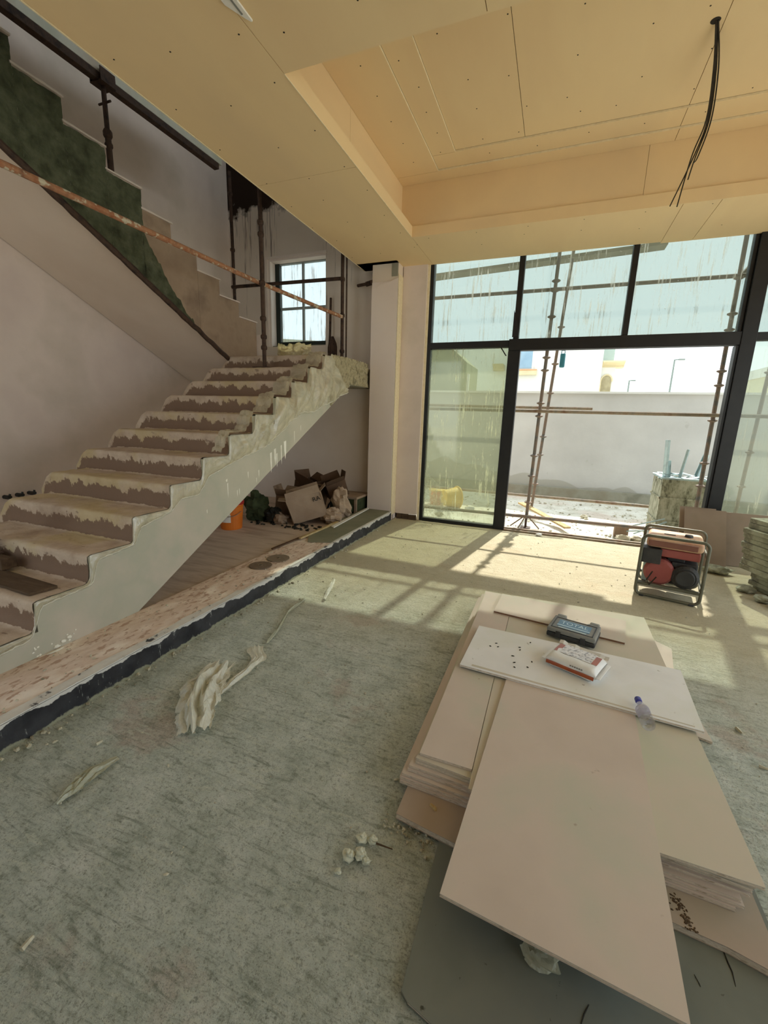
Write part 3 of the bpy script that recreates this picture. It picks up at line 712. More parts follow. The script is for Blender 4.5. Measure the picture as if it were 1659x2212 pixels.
b.build('green_render', M_ROUGHGREEN, st)
b = B()    # ragged render tongue creeping down over the brown boards
b.grid(26, 8, lambda u, v: (UX + 0.012 + 0.012 * nz(u * 9, v * 6, 2), uy(3.3 + 1.75 * u), us(uy(3.3 + 1.75 * u)) - 0.005 + (0.04 + 0.42 * u ** 1.5 + 0.05 * nz(u * 14, 5)) * v)); b.build('green_render', M_ROUGHGREEN, st)
b = B()    # dark batten along the lower edge of the boards
nb = 44
def bat(i):
    y = UY - 0.02 - (UY - 2.15) * i / nb
    return (UX + 0.006, y, us(y) - 0.010 + 0.012 * nz(y * 9, 3))
b.path([bat(i) for i in range(nb + 1)], [0.028 + 0.008 * nz(i * 0.7, 1) for i in range(nb + 1)], 6); b.build('soffit_batten', M_STEEL_D, st)
for kk in range(0, 10):   # pale treads of the upper flight peeping over the boards
    B().box((-5.18, uy(kk + 1) - 0.01, uz(kk) + 0.001), (UX + 0.012, uy(kk) + 0.018, uz(kk) + 0.016), 0.002).build('tread_bed', M_PLASTER, st)
B().box((-4.02, UY + 0.0, 2.2255), (-3.90, UY + 0.03, 2.60)).build('packing_block', M_PLASTER, st, bevel=0.004)
# white paint runs and splashes on the flight's face
b = B(); rs = random.Random(21)
def dab(y, z, wd, h): b.add([(XR + 0.0015, y - wd / 2, z), (XR + 0.0015, y + wd / 2, z + 0.01), (XR + 0.0015, y + wd * 0.4, z - h * 0.6), (XR + 0.0015, y, z - h), (XR + 0.0015, y - wd * 0.4, z - h * 0.5)], [(0, 1, 2, 3, 4)])
for p in ((3.62, 1.155, 0.03, 0.20), (3.69, 1.19, 0.035, 0.17), (3.72, 1.14, 0.02, 0.14), (3.80, 1.22, 0.02, 0.20), (3.87, 1.26, 0.045, 0.19), (4.05, 1.36, 0.012, 0.13), (4.18, 1.42, 0.012, 0.06),
          (2.98, 0.93, 0.012, 0.13), (2.97, 0.965, 0.022, 0.02), (3.10, 0.85, 0.008, 0.06), (3.13, 0.86, 0.008, 0.06), (3.26, 1.0, 0.010, 0.06), (2.72, 0.74, 0.008, 0.03), (3.42, 1.0, 0.012, 0.07), (3.38, 0.93, 0.008, 0.05)): dab(*p)
stuff(b.build('paint_run', M_PAINTDRIP, st))
b = B()
for i in range(14): b.blob((XR + 0.002, 1.3 + rs.uniform(0, 0.3), 0.14 + rs.uniform(0, 0.07)), (0.002, 0.004 + rs.random() * 0.004, 0.004 + rs.random() * 0.003), 0.2, 6, i)
for y, z in ((1.50, 0.165), (1.535, 0.175), (1.46, 0.150)): b.blob((XR + 0.004, y, z), (0.006, 0.016, 0.010), 0.3, 8, 3)
b.blob((-2.61, 1.44, 0.139), (0.012, 0.05, 0.004), 0.3, 8, 5)
stuff(b.build('paint_splash', M_PAINTDRIP, st))

# dusty film laid over the steps
prof = []   # (y, z, riser amount)
for kk in range(-1, 11):
    y, zt, zb = yk(kk), zk(kk + 1), zk(kk)
    if kk == -1: prof += [(y - 0.32, zb + 0.006, 0.0)]
    prof += [(y - 0.045, zb + 0.012, 0.0), (y - 0.022, zb + 0.030, 1.0), (y - 0.012, zb + 0.07, 0.8), (y - 0.012, zb + 0.115, 0.5), (y - 0.015, zt - 0.022, 0.22), (y - 0.012, zt + 0.004, 0.06), (y + 0.004, zt + 0.012, 0.0)]
prof += [(yk(10) + 0.30, ZL + 0.010, 0.0)]
P = [prof[0]]
for a, c2 in zip(prof[:-1], prof[1:]):
    d = math.hypot(c2[0] - a[0], c2[1] - a[1]); n = max(1, int(d / 0.024))
    P += [tuple(a[i] + (c2[i] - a[i]) * q / n for i in range(3)) for q in range(1, n + 1)]
NP = len(P)
fs_ = thing('plastic_sheet', (-3.3, 2.9, 0.107), 'dusty protective plastic sheet laid over the lower flight of steps', 'plastic sheet')
NV = 44
def sheetpt(i, jv):
    y, z, r = P[i]; u = jv / NV
    x = -4.03 + (XR + 0.012 + 4.03) * u
    wr = 0.006 * nz(x * 3, y * 9, z * 9) + 0.006 * nz(x * 9, y * 14, 4)
    if jv == 0: return (x - 0.10 - 0.03 * nz(y * 5, 9), y, z - 0.15)
    if jv == 1: return (x - 0.035, y, z - 0.035 + 0.01 * nz(y * 7, 2))
    return (x, y - abs(wr) * (1 if r > 0 else 0.2), z + abs(wr) * (1 if r == 0 else 0.3))
b = B(); b.grid(NP - 1, NV, lambda u, v: sheetpt(round(u * (NP - 1)), round(v * NV)))
o = b.build('step_cover', M_DUSTFILM, fs_, smooth=True)
at = o.data.attributes.new('riser', 'FLOAT', 'POINT')
for i in range(NP):
    for jv in range(NV + 1): at.data[i * (NV + 1) + jv].value = P[i][2]
# clear drape hanging over the open side
def film_z(y):
    for a, c2 in zip(P[:-1], P[1:]):
        if a[0] <= y <= c2[0] and c2[0] > a[0]: return a[1] + (c2[1] - a[1]) * (y - a[0]) / (c2[0] - a[0])
    return P[-1][1]
low = [(1.0, 0.10), (1.17, 0.245), (1.33, 0.262), (1.40, 0.43), (1.70, 0.455), (1.75, 0.60), (2.02, 0.633), (2.08, 0.74), (2.34, 0.80), (2.44, 0.88), (2.62, 0.885), (2.74, 1.02), (3.08, 1.12), (3.20, 1.16), (3.35, 1.18), (3.61, 1.27), (3.9, 1.45), (4.18, 1.565), (4.40, 1.57), (4.56, 1.64), (4.77, 1.68), (5.02, 1.77), (5.24, 1.83)]
def low_z(y):
    for a, c2 in zip(low[:-1], low[1:]):
        if a[0] <= y <= c2[0]: return a[1] + (c2[1] - a[1]) * (y - a[0]) / (c2[0] - a[0])
    return low[-1][1]
def smooth_top(y):
    return max(film_z(y), low_z(y) + 0.02)
def drape(u, v):
    y = 1.0 + 4.24 * u; zt = smooth_top(min(y, 4.9)); zb = low_z(y); big = min(1.0, max(0.0, (y - 2.9) / 0.8))
    if y > 4.8: zt = 2.28 - (y - 4.8) * 0.9
    z = zt + (zb - zt) * v
    bul = (0.012 + 0.045 * big) * math.sin(math.pi * min(1, v * 1.1)) * (0.6 + 0.7 * nz(y * 4, v * 2, 2))
    fold = (0.004 + 0.030 * big) * (1 - abs(nz(y * 9 + v * 2.0 + 3, v * 1.2, 6)) * 2.2) + 0.006 * big * nz(y * 26 + v * 4, v * 2, 2)
    return (XR + 0.016 + abs(bul) + abs(fold) + 0.004 * v, y + 0.03 * big * nz(v * 3, y * 4, 1), z)
b = B(); b.grid(240, 16, drape); b.build('clear_drape', M_FILM, fs_, smooth=True)
def inner(u, v):     # loose clear folds over the step ends near the top
    y = 2.95 + 1.9 * u; x = XR + 0.02 - (0.10 + 0.10 * min(1, (y - 2.9))) * v
    e = math.sin(math.pi * v)
    zz_ = 0.5 * smooth_top(min(y, 4.9)) + 0.25 * smooth_top(min(y + 0.05, 4.9)) + 0.25 * smooth_top(max(1.2, min(y - 0.05, 4.9)))
    return (x, y - 0.05, zz_ + 0.022 + e * (0.05 * abs(nz(y * 7 + v * 3, v * 3, 5)) + 0.015 * abs(nz(y * 20, v * 6))))
b = B(); b.grid(120, 8, inner); b.build('clear_fold', M_FILM, fs_, smooth=True)
def rim(u, v):
    y = 1.0 + 4.24 * u
    p = Vector(drape(u, 1.0)); return (p.x + 0.006 * v, p.y, p.z + 0.012 * v + 0.006 * nz(y * 30, 3))
b = B(); b.grid(240, 2, rim); b.build('rolled_hem', M_SCRAPFILM, fs_, smooth=True, solid=0.004)

# film bundled on the stair window sill
b = B(); b.grid(30, 16, lambda u, v: (-4.30 + 0.62 * u, YW - 0.03 - 0.05 * abs(nz(u * 6, v * 5, 1)) - 0.05 * math.sin(math.pi * u), 2.62 - 0.27 * v + 0.05 * nz(u * 5, v * 2) * (1 - v) + 0.03 * nz(u * 14, v * 9)))
o = b.build('plastic_sheet', make_film('sill_film', (220, 200, 140), 0.75, 0.2, 14), smooth=True)
tag(o, 'crumpled yellowish plastic film hanging under the small stair window', 'plastic sheet')
# ---------------------------------------------------------------- scaffolding indoors
def coupler(b, p, r=0.036, h=0.05): b.path([(p[0], p[1], p[2] - h / 2), (p[0], p[1], p[2] - h / 4), (p[0], p[1], p[2] + h / 4), (p[0], p[1], p[2] + h / 2)], [r * 0.8, r, r, r * 0.8], 8)
sc = thing('scaffold', (-3.6, 5.3, 2.2255), 'dark rusty tube scaffold standing on the stair landing before the small window', 'scaffold')
def pole(b, x, y, z0, z1, r=0.0242): b.tube((x, y, z0), (x, y, z1), r, 10)
PX = {'a': (-4.85, 5.85), 'b': (-3.30, 4.46), 'c': (-2.98, 5.85)}
for kx, z0, z1, col in (('a', 2.235, 4.99, (2.75, 3.43, 3.95, 4.7)), ('b', 2.075, 4.55, (2.30, 2.42, 2.62, 3.0, 3.5, 3.62)), ('c', 2.262, 4.55, (2.45, 2.93, 3.40))):
    b = B(); pole(b, *PX[kx], z0, z1); s = b.build('standard', M_STEEL_D, sc)
    for z in col:
        b = B(); coupler(b, (*PX[kx], z)); b.build('coupler', M_STEEL_D, s)
b = B(); b.box((-3.40, 4.36, 2.068), (-3.20, 4.56, 2.078)); b.path([(-3.30, 4.46, 2.078), (-3.30, 4.46, 2.2)], 0.019, 8); b.build('base_plate', M_STEEL_D, sc)
b = B(); b.tube((-4.85, 5.80, 3.42), (-2.98, 5.80, 3.395), 0.0242); b.build('ledger', M_STEEL_D, sc)
b = B(); b.tube((-2.93, 5.88, 2.27), (-2.93, 5.88, 3.9), 0.012, 8); b.build('tie_bar', M_STEEL_D, sc)
dA = Vector((-2.96, 5.80, 2.90)); dB = Vector((-3.35, 4.40, 3.01)); dC = Vector((-3.550, 2.062, 3.088))
b = B(); b.path([dA, dB, dC + (dC - dB) * 0.12], 0.0242, 10); b.build('brace', M_STEEL_O, sc)
o = B().box((-3.62, 4.36, 2.046), (-3.02, 4.60, 2.067)).build('wooden_board', M_WOOD_D, bevel=0.003)
tag(o, 'flat board under the scaffold foot on the topmost step', 'board')
# dark upright shovel-like board leaning beside the stair window
b = B(); b.path([(-3.30, 6.03, 2.28), (-3.31, 6.10, 2.75), (-3.32, 6.14, 3.25)], 0.018, 8); o1 = thing('long_tool', (-3.30, 6.03, 2.23), 'dark upright long-handled tool leaning right of the small stair window', 'tool')
b.build('handle', M_STEEL_D, o1)
b = B(); b.grid(6, 8, lambda u, v: (-3.25 + (u - 0.5) * 0.16 * (1 if v < 0.7 else (1 - v) / 0.3 * 0.8 + 0.2), 6.06 + 0.02 * math.cos((u - 0.5) * 3), 2.28 + 0.42 * v)); b.build('blade', M_STEEL_D, o1, solid=0.004)

def prop(loc, h, label, top=True, m=M_STEEL_D, r=0.027):
    x, y, z = loc
    t = thing('shoring_prop', loc, label, 'prop')
    b = B(); pole(b, x, y, z + 0.008, z + h * 0.55, r); b.build('outer_tube', m, t)
    b = B(); pole(b, x, y, z + h * 0.5, z + h, r * 0.8); b.build('inner_tube', m, t)
    b = B(); coupler(b, (x, y, z + h * 0.55), r * 1.5, 0.07); coupler(b, (x, y, z + h * 0.44), r * 1.35, 0.05); b.build('collar', m, t)
    b = B(); b.box((x - 0.075, y - 0.075, z), (x + 0.075, y + 0.075, z + 0.01)); b.build('base_plate', m, t)
    if top:
        b = B(); b.box((x - 0.075, y - 0.075, z + h - 0.01), (x + 0.075, y + 0.075, z + h)); b.box((x - 0.075, y - 0.075, z + h), (x - 0.065, y + 0.075, z + h + 0.10)); b.box((x + 0.065, y - 0.075, z + h), (x + 0.075, y + 0.075, z + h + 0.10))
        b.build('fork_head', m, t); B().tube((x - 0.08, y, z + h - 0.14), (x + 0.08, y, z + h - 0.14), 0.01, 6).build('locking_pin', m, t)
    return t
prop((-4.335, 3.50, 3.656), 4.534 - 3.656, 'dark steel prop with fork head standing on the upper flight')
jo = B().box((-4.375, 1.0, 4.535), (-4.300, 5.0, 4.600)).build('beam_underside_shade', M_STEEL_D, bevel=0.004)  # dark strip added for the shade under the edge beam
tag(jo, 'long dark strip standing in for the shaded underside of the edge beam', 'beam')

# prop foot at the left edge of the picture, standing on boards on the second step
o = B().slab([(-3.75, 1.44), (-2.72, 1.405), (-2.70, 1.55), (-3.75, 1.60)], 0.476, 0.494).build('wooden_board', M_WOOD_D, bevel=0.002)
tag(o, 'dirty flat board lying along the second step beside the film', 'board')
o = B().obox((-3.46, 1.585, 0.530), (0.42, 0.09, 0.07), 0.06).build('timber_block', M_WOOD_D, bevel=0.004)
tag(o, 'short dark timber block on the board at the left edge', 'timber')
t = thing('shoring_prop', (-3.50, 1.585, 0.566), 'thick rusty prop foot on a timber block at the left edge', 'prop')
b = B(); pole(b, -3.50, 1.585, 0.576, 0.80, 0.02); b.build('screw_jack', M_STEEL_D, t)
b = B(); pole(b, -3.50, 1.585, 0.70, 1.02, 0.034); b.build('outer_tube', M_STEEL_D, t)
b = B(); b.box((-3.59, 1.51, 0.566), (-3.41, 1.66, 0.576)); b.build('base_plate', M_STEEL_D, t)
b = B(); coupler(b, (-3.50, 1.585, 0.72), 0.055, 0.06); b.tube((-3.58, 1.585, 0.72), (-3.42, 1.585, 0.72), 0.012, 6); b.build('wing_nut', M_STEEL_D, t)

# conduit stubs on the hall wall
for i, (y, z, wh) in enumerate(((2.613, 0.625, 'nearest'), (2.727, 0.630, 'middle'), (2.84, 0.634, 'farthest'))):
    t = B(); t.path([(-5.2, y, z), (-5.15, y, z), (-5.10, y, z + 0.008)], [0.022, 0.022, 0.018], 8); t.path([(-5.13, y, z), (-5.12, y + 0.012, z + 0.035)], 0.011, 6)
    o = t.build('conduit_stub', M_PIPE_BLACK); tag(o, 'short black conduit stub from the left wall, %s of three in a row' % wh, 'pipe', 'conduit stubs on the left wall')

# metal bracket at the head of the column
b = B(); b.tube((-2.86, 6.10, 3.375), (-2.62, 6.02, 3.37), 0.022, 8); b.tube((-2.70, 6.05, 3.37), (-2.59, 6.0, 3.372), 0.034, 8)
o = b.build('pipe_end', M_STEEL_D); tag(o, 'dark pipe end sticking out beside the column head', 'pipe')

# ---------------------------------------------------------------- hall floor: bucket and rubbish
t = thing('bucket', (-3.70, 4.22, 0.107), 'orange plastic bucket with red lid under the stair flight', 'bucket')
Mx = Matrix.Translation((-3.70, 4.22, 0.107))
B().lathe([(0.125, 0.0), (0.13, 0.02), (0.15, 0.29), (0.156, 0.30), (0.156, 0.32), (0.150, 0.32)], 28, Mx).build('body', M_ORANGE, t, smooth=False)
B().lathe([(0.162, 0.315), (0.164, 0.35), (0.150, 0.37), (0.13, 0.372), (0.128, 0.362), (0.0, 0.362)], 28, Mx).build('lid', M_RED, t)
b = B(); b.grid(10, 4, lambda u, v: (-3.70 + 0.1435 * math.cos(-2.2 + 1.3 * u), 4.22 + 0.1435 * math.sin(-2.2 + 1.3 * u), 0.107 + 0.10 + 0.11 * v)); b.build('label', M_WHITE, t)
b = B(); b.path([(-3.70 + 0.165 * math.cos(a), 4.22 + 0.165 * math.sin(a) - 0.0, 0.107 + 0.30 - 0.12 * math.sin((a + 2.6) * 1.0)) for a in [-2.6 + 2.6 * i / 12 for i in range(13)]], 0.004, 6); b.build('handle', M_STEEL_G, t)

def carton(loc, s, rz, tilt, label, m, flaps=(0.6, 0.9, 0.4, 1.1), jit=0.012, tiltx=0.0):
    t = thing('cardboard_box', loc, label, 'box', 'discarded cartons under the stairs'); x, y, z = s; th = 0.006
    M = Matrix.Translation(loc) @ Matrix.Rotation(rz, 4, 'Z') @ Matrix.Rotation(tilt, 4, 'Y') @ Matrix.Rotation(tiltx, 4, 'X')
    b = B(); b.xf = M
    b.box((-x / 2, -y / 2, 0), (x / 2, y / 2, th), jit * 0.3)
    b.box((-x / 2, -y / 2, 0), (-x / 2 + th, y / 2, z), jit); b.box((x / 2 - th, -y / 2, 0), (x / 2, y / 2, z), jit)
    b.box((-x / 2, -y / 2, 0), (x / 2, -y / 2 + th, z), jit); b.box((-x / 2, y / 2 - th, 0), (x / 2, y / 2, z), jit)
    b.build('carton_body', m, t)
    for i, a in enumerate(flaps):
        b = B(); f = y * 0.45
        if i < 2:
            sg = -1 if i == 0 else 1
            e = Vector((0, sg * y / 2, z)); d = Vector((0, sg * math.sin(a) * f, math.cos(a) * f)); hx = Vector((x / 2, 0, 0))
        else:
            sg = -1 if i == 2 else 1
            e = Vector((sg * x / 2, 0, z)); d = Vector((sg * math.sin(a) * f, 0, math.cos(a) * f)); hx = Vector((0, y / 2, 0))
        q = [e - hx, e + hx, e + hx * 0.95 + d, e - hx * 0.95 + d]; b.add([M @ p for p in q], [(0, 1, 2, 3)])
        b.build('flap', m, t, solid=0.005)
    return t
carton((-3.40, 5.10, 0.125), (0.36, 0.28, 0.30), 0.2, 0.08, 'open brown carton with raised flaps, left in the rubbish heap', M_CARD)
t = carton((-2.965, 4.92, 0.185), (0.46, 0.24, 0.32), 0.55, -0.30, 'pale crushed carton with black lettering in front of the heap', M_CARD_L, (0.2, 0.5, 1.2, 1.0))
vs, fs = text_mesh('RA', 0.085)
M = Matrix.Translation((-2.965, 4.92, 0.185)) @ Matrix.Rotation(0.55, 4, 'Z') @ Matrix.Rotation(-0.30, 4, 'Y') @ Matrix.Translation((0.155, -0.126, 0.24)) @ Matrix.Rotation(math.pi / 2, 4, 'X')
B().add([M @ v for v in vs], fs).build('lettering', M_PIPE_BLACK, t)
carton((-3.36, 5.52, 0.20), (0.42, 0.30, 0.36), -0.3, 0.25, 'dark brown carton at the back of the rubbish heap', M_CARD_D, (0.3, 0.9, 0.5, 0.2))
carton((-2.84, 5.50, 0.40), (0.28, 0.26, 0.22), 0.7, -0.35, 'small dark carton tipped on top of the heap', M_CARD_D, (0.9, 0.2, 1.0, 0.5))
def bag(loc, s, label, m, seed, cat='bag', name='paper_bag', grp='crumpled bags under the stairs'):
    o = B().blob(loc, s, 0.55, 16, seed).build(name, m); tag(o, label, cat, grp); return o
bag((-2.70, 5.02, 0.20), (0.15, 0.13, 0.11), 'crumpled pale paper bag lying low before the heap', M_CARD_L, 4)
bag((-2.70, 5.28, 0.34), (0.13, 0.12, 0.22), 'tall crumpled paper bag right of the lettered carton', M_CARD_L, 9)
bag((-3.70, 4.72, 0.28), (0.16, 0.15, 0.20), 'dark green sack behind the orange bucket', M_GREENSACK, 13, 'sack', 'sack', None)
bag((-3.42, 4.72, 0.20), (0.12, 0.10, 0.10), 'small black bag right of the orange bucket', M_DARK, 17, 'bag', 'plastic_bag', None)
bag((-3.30, 4.70, 0.17), (0.10, 0.10, 0.07), 'crumpled brown scrap paper before the open carton', M_CARD, 23, 'paper', 'scrap_paper', None)
b = B(); rs = random.Random(5)
for i in range(60): b.blob((-3.45 + rs.uniform(-0.2, 0.75), 4.62 + rs.uniform(-0.10, 0.14), 0.112), (0.012 + rs.random() * 0.016,) * 2 + (0.008 + rs.random() * 0.01,), 0.5, 6, i, rs.random() * 3)
o = stuff(b.build('rubble_crumbs', M_DARK)); tag(o, 'small dark crumbs scattered before the rubbish heap', 'rubble')
o = B().obox((-2.83, 5.45, 0.19), (0.7, 0.10, 0.10), 1.15).build('timber_block', M_GREENSACK, bevel=0.008); tag(o, 'dark green timber lying behind the paper bags', 'timber')
t = thing('crate', (-2.87, 5.86, 0.107), 'dark green wooden crate standing beside the column foot', 'crate')
b = B(); b.box((-3.08, 5.68, 0.107), (-2.64, 6.12, 0.33)); b.build('body', M_GREENSACK, t, bevel=0.006)
B().box((-3.10, 5.66, 0.33), (-2.62, 6.14, 0.365)).build('top_board', M_BROWNBOARD, t, bevel=0.004)
B().box((-2.66, 5.65, 0.11), (-2.62, 5.678, 0.33)).build('corner_post', M_BROWNBOARD, t, bevel=0.003)
b = B(); b.path([(-2.95 + 0.09 * math.cos(a), 5.55 + 0.03 * math.sin(a), 0.20 + 0.09 * math.sin(a)) for a in [i * 2 * math.pi / 20 for i in range(20)]], 0.014, 6, True); o = b.build('hose_coil', M_PIPE_BLACK); tag(o, 'black hose coil before the dark green crate', 'hose')
# strips lying on the kerb
o = B().slab([(-2.53, 4.70), (-2.47, 4.66), (-2.52, 5.90), (-2.56, 5.92)], [0.150, 0.150, 0.158, 0.158], [0.162, 0.162, 0.172, 0.172]).build('board_strip', M_WHITE, bevel=0.001); tag(o, 'long white strip lying on the kerb towards the column', 'strip')
o = B().slab([(-2.60, 4.05), (-2.57, 4.05), (-2.545, 4.95), (-2.585, 4.95)], 0.149, 0.168).build('timber_batten', M_WOOD, bevel=0.001); tag(o, 'yellowish batten on the kerb before the white strip', 'batten')
o = B().slab([(-2.665, 3.62), (-2.63, 3.60), (-2.59, 4.45), (-2.62, 4.47)], 0.140, 0.152).build('timber_batten', M_CARD_D, bevel=0.001); tag(o, 'thin brown batten along the inner kerb edge', 'batten')
for (x, y, r, m, lb) in ((-2.452, 3.16, 0.105, M_DISC, 'round grey cutting disc on the kerb, the nearer of two'), (-2.425, 3.405, 0.11, M_DISC2, 'round brown cutting disc on the kerb, the farther of two')):
    t = thing('cutting_disc', (x, y, 0.141), lb, 'disc', 'cutting discs on the kerb')
    b = B(); b.lathe([(0.012, 0.0), (r, 0.0), (r, 0.004), (0.012, 0.004), (0.012, 0.0)], 40, Matrix.Translation((x, y, 0.141))); b.build('disc', m, t)
    b = B(); b.lathe([(0.013, 0.004), (0.022, 0.004), (0.022, 0.006), (0.013, 0.006), (0.013, 0.004)], 20, Matrix.Translation((x, y, 0.141))); b.build('bore_ring', M_STEEL_G, t)

# ---------------------------------------------------------------- the heap of gypsum boards
def gboard(poly, z0, z1, m, label, core=None):
    t = thing('gypsum_board', (sum(p[0] for p in poly) / len(poly), sum(p[1] for p in poly) / len(poly), z0), label, 'board', 'gypsum boards in the heap')
    a = 0.0022
    def inset(d):
        cx = sum(p[0] for p in poly) / len(poly); cy = sum(p[1] for p in poly) / len(poly)
        return [(x + (d if x < cx else -d), y + (d if y < cy else -d)) for x, y in poly]
    B().slab(poly, z1 - a, z1).build('face_paper', m, t)
    B().slab(inset(0.0018), z0 + a, z1 - a).build('core', core or M_CORE, t)
    B().slab(poly, z0, z0 + a).build('back_paper', m, t)
    return t
def rect(x0, y0, x1, y1, sk=0.0): return [(x0, y0), (x1, y0 + sk), (x1, y1 + sk), (x0, y1)]
T = 0.0125
# boards flat on the floor under the front of the heap
gt = gboard([(-0.228, 0.834), (-0.205, 0.818), (-0.13, 0.80), (0.42, 0.62), (0.80, 0.52), (0.80, 1.60), (-0.24, 1.60), (-0.24, 1.315)], 0.001, 0.0135, M_BOARD_GREY, 'dark grey cracked board flat on the floor at the bottom of the picture')
b = B(); b.path([(0.638, 1.292, 0.014), (0.640, 1.261, 0.014), (0.644, 1.237, 0.014), (0.641, 1.201, 0.014)], [0.0015, 0.0022, 0.0018, 0.0006], 5); b.path([(0.252, 1.000, 0.014), (0.239, 0.975, 0.014), (0.230, 0.950, 0.014)], [0.001, 0.002, 0.0015], 5); b.path([(0.539, 1.188, 0.014), (0.546, 1.169, 0.014), (0.548, 1.162, 0.014)], [0.0008, 0.0014, 0.0006], 5)
stuff(b.build('crack', M_DARK, gt))
gboard([(-0.417, 1.312), (-0.10, 1.272), (0.30, 1.285), (0.50, 1.297), (0.645, 1.284), (0.775, 1.255), (0.768, 3.3), (-0.40, 3.3)], 0.0142, 0.0390, M_BOARD_BR, 'lowest brown board jutting out at both front corners of the heap')
b = B(); rs = random.Random(41)
for i in range(70):
    u = rs.random(); p = Vector((0.524, 1.393, 0.040)).lerp(Vector((0.551, 1.292, 0.040)), u); b.blob((p.x + rs.gauss(0, 0.010), p.y + rs.gauss(0, 0.006), 0.0395), (0.002 + 0.004 * rs.random(), 0.002 + 0.002 * rs.random(), 0.0015), 0.4, 5, i, rs.random() * 3)
o = stuff(b.build('dirt_crumbs', M_WOOD_D)); tag(o, 'dark dirt crumbs on the lowest brown board at right front', 'dirt')
zz = 0.040
layers = [  # x0,y0,x1,y1 per board, bottom to top
    (-0.452, 1.452, 0.700, 3.46, 'first board up, resting directly on the lowest brown board'),
    (-0.455, 1.458, 0.722, 3.47, 'second board up from the lowest brown board in the heap'),
    (-0.448, 1.466, 0.715, 3.46, 'third board up from the lowest brown board in the heap'),
    (-0.430, 1.484, 0.742, 3.48, 'fourth board up, its bare ledge showing at left front'),
    (-0.425, 1.490, 0.748, 3.48, 'fifth board up from the lowest brown board in the heap'),
    (-0.404, 1.510, 0.742, 3.49, 'sixth board up, lowest of the upper packet'),
    (-0.402, 1.512, 0.750, 3.49, 'seventh board up, middle of the upper packet')]
for i, (x0, y0, x1, y1, lb) in enumerate(layers):
    gboard(rect(x0, y0, x1, y1, -0.075 if i > 4 else -0.045), zz, zz + T, M_BOARD if i < 5 else M_BOARD_G, lb); zz += T + 0.0007
ztop = zz
gboard(rect(-0.165, 1.43, 0.768, 3.46, 0.0), zz, zz + T, M_BOARD_G, 'wide greenish board topping the right side of the heap'); 
gboard(rect(-0.392, 1.530, -0.168, 3.45), zz, zz + T, M_BOARD, 'narrow tan board topping the left side of the heap')
zz += T + 0.0007
gboard([(-0.173, 1.010), (0.452, 0.958), (0.530, 2.45), (-0.085, 2.50)], zz, zz + T, M_BOARD, 'large tan board on top, its near end jutting out over the floor boards')
gboard([(-0.280, 3.06), (0.573, 2.94), (0.625, 3.30), (-0.255, 3.42)], zz, zz + T * 1.3, M_BOARD, 'narrow sunlit board strip at the far end of the heap', M_STRIPSHADE)
zc = zz + T + 0.0007
gboard([(-0.365, 2.233), (0.794, 2.149), (0.824, 2.698), (-0.339, 2.758)], zc, zc + T, M_BOARD_W, 'pale grey board laid crosswise over the middle of the heap')
ZT = zc + T
# thin torn strip of facing on the cross board
o = B().slab([(-0.30, 2.245), (0.76, 2.165), (0.762, 2.172), (-0.30, 2.262)], ZT + 0.0002, ZT + 0.0012).build('paper_strip', M_BOARD_G); tag(o, 'thin paper strip along the near edge of the pale cross board', 'paper')
# right-hand thin boards on the floor beyond the heap
gboard([(0.80, 2.35), (0.90, 2.32), (0.86, 2.9), (0.93, 3.3), (0.80, 3.42)], 0.001, 0.0135, M_BOARD, 'broken sandy board on the floor right of the heap')
# tool case
t = thing('tool_case', (0.262, 2.90, zz), 'grey plastic tool case with blue label behind the wipes pack', 'case')
ang = math.atan2(2.737 - 2.807, 0.393 - 0.109)
def place(cx, cy, z, rz): return Matrix.Translation((cx, cy, z)) @ Matrix.Rotation(rz, 4, 'Z')
Mc = place(0.262, 2.915, zz, ang)
def xb(M, name, m, parent, fn, bevel=0.0, smooth=False, seg=2):
    b = B(); b.xf = M; fn(b); return b.build(name, m, parent, bevel=bevel, smooth=smooth, seg=seg)
zb_ = 0.0 if True else 0
xb(Mc, 'base', M_BLACKP, t, lambda b: b.box((-0.148, -0.115, 0.014), (0.148, 0.105, 0.045)), 0.008)
xb(Mc, 'lid', M_GREYP, t, lambda b: b.slab([(-0.148, -0.115), (0.148, -0.115), (0.146, 0.105), (0.07, 0.105), (0.06, 0.085), (-0.06, 0.085), (-0.07, 0.105), (-0.146, 0.105)], 0.047, 0.078), 0.008)
xb(Mc, 'hinge_lug', M_GREYP, t, lambda b: b.box((-0.135, 0.095, 0.02), (-0.075, 0.135, 0.080)), 0.008)
xb(Mc, 'hinge_lug', M_GREYP, t, lambda b: b.box((0.075, 0.095, 0.02), (0.135, 0.135, 0.080)), 0.008)
xb(Mc, 'lid_rib', M_BLACKP, t, lambda b: [b.box((-0.125, -0.098, 0.078), (0.125, -0.092, 0.081)), b.box((-0.125, 0.066, 0.078), (0.125, 0.072, 0.081)), b.box((-0.128, -0.098, 0.078), (-0.122, 0.072, 0.081)), b.box((0.122, -0.098, 0.078), (0.128, 0.072, 0.081))])
lb = xb(Mc, 'label', M_BLUELBL, t, lambda b: b.box((-0.10, -0.060, 0.078), (0.10, 0.045, 0.0795)))
lb['label'] = 'blue printed label on the lid'
vs, fs = text_mesh('TOTAL', 0.062, 0.0004)
xb(Mc, 'lettering', M_PALEBLUE, lb, lambda b: b.add([Matrix.Translation((0, 0.002, 0.0801)) @ Matrix.Scale(1.0, 4) @ Matrix.Scale(0.86, 4, (1, 0, 0)) @ v for v in vs], fs))
xb(Mc, 'label_stripe', M_PALEBLUE, lb, lambda b: [b.box((-0.10, -0.045, 0.0796), (0.10, -0.036, 0.0802)), b.box((-0.085, -0.080, 0.0782), (0.085, -0.070, 0.0798))])
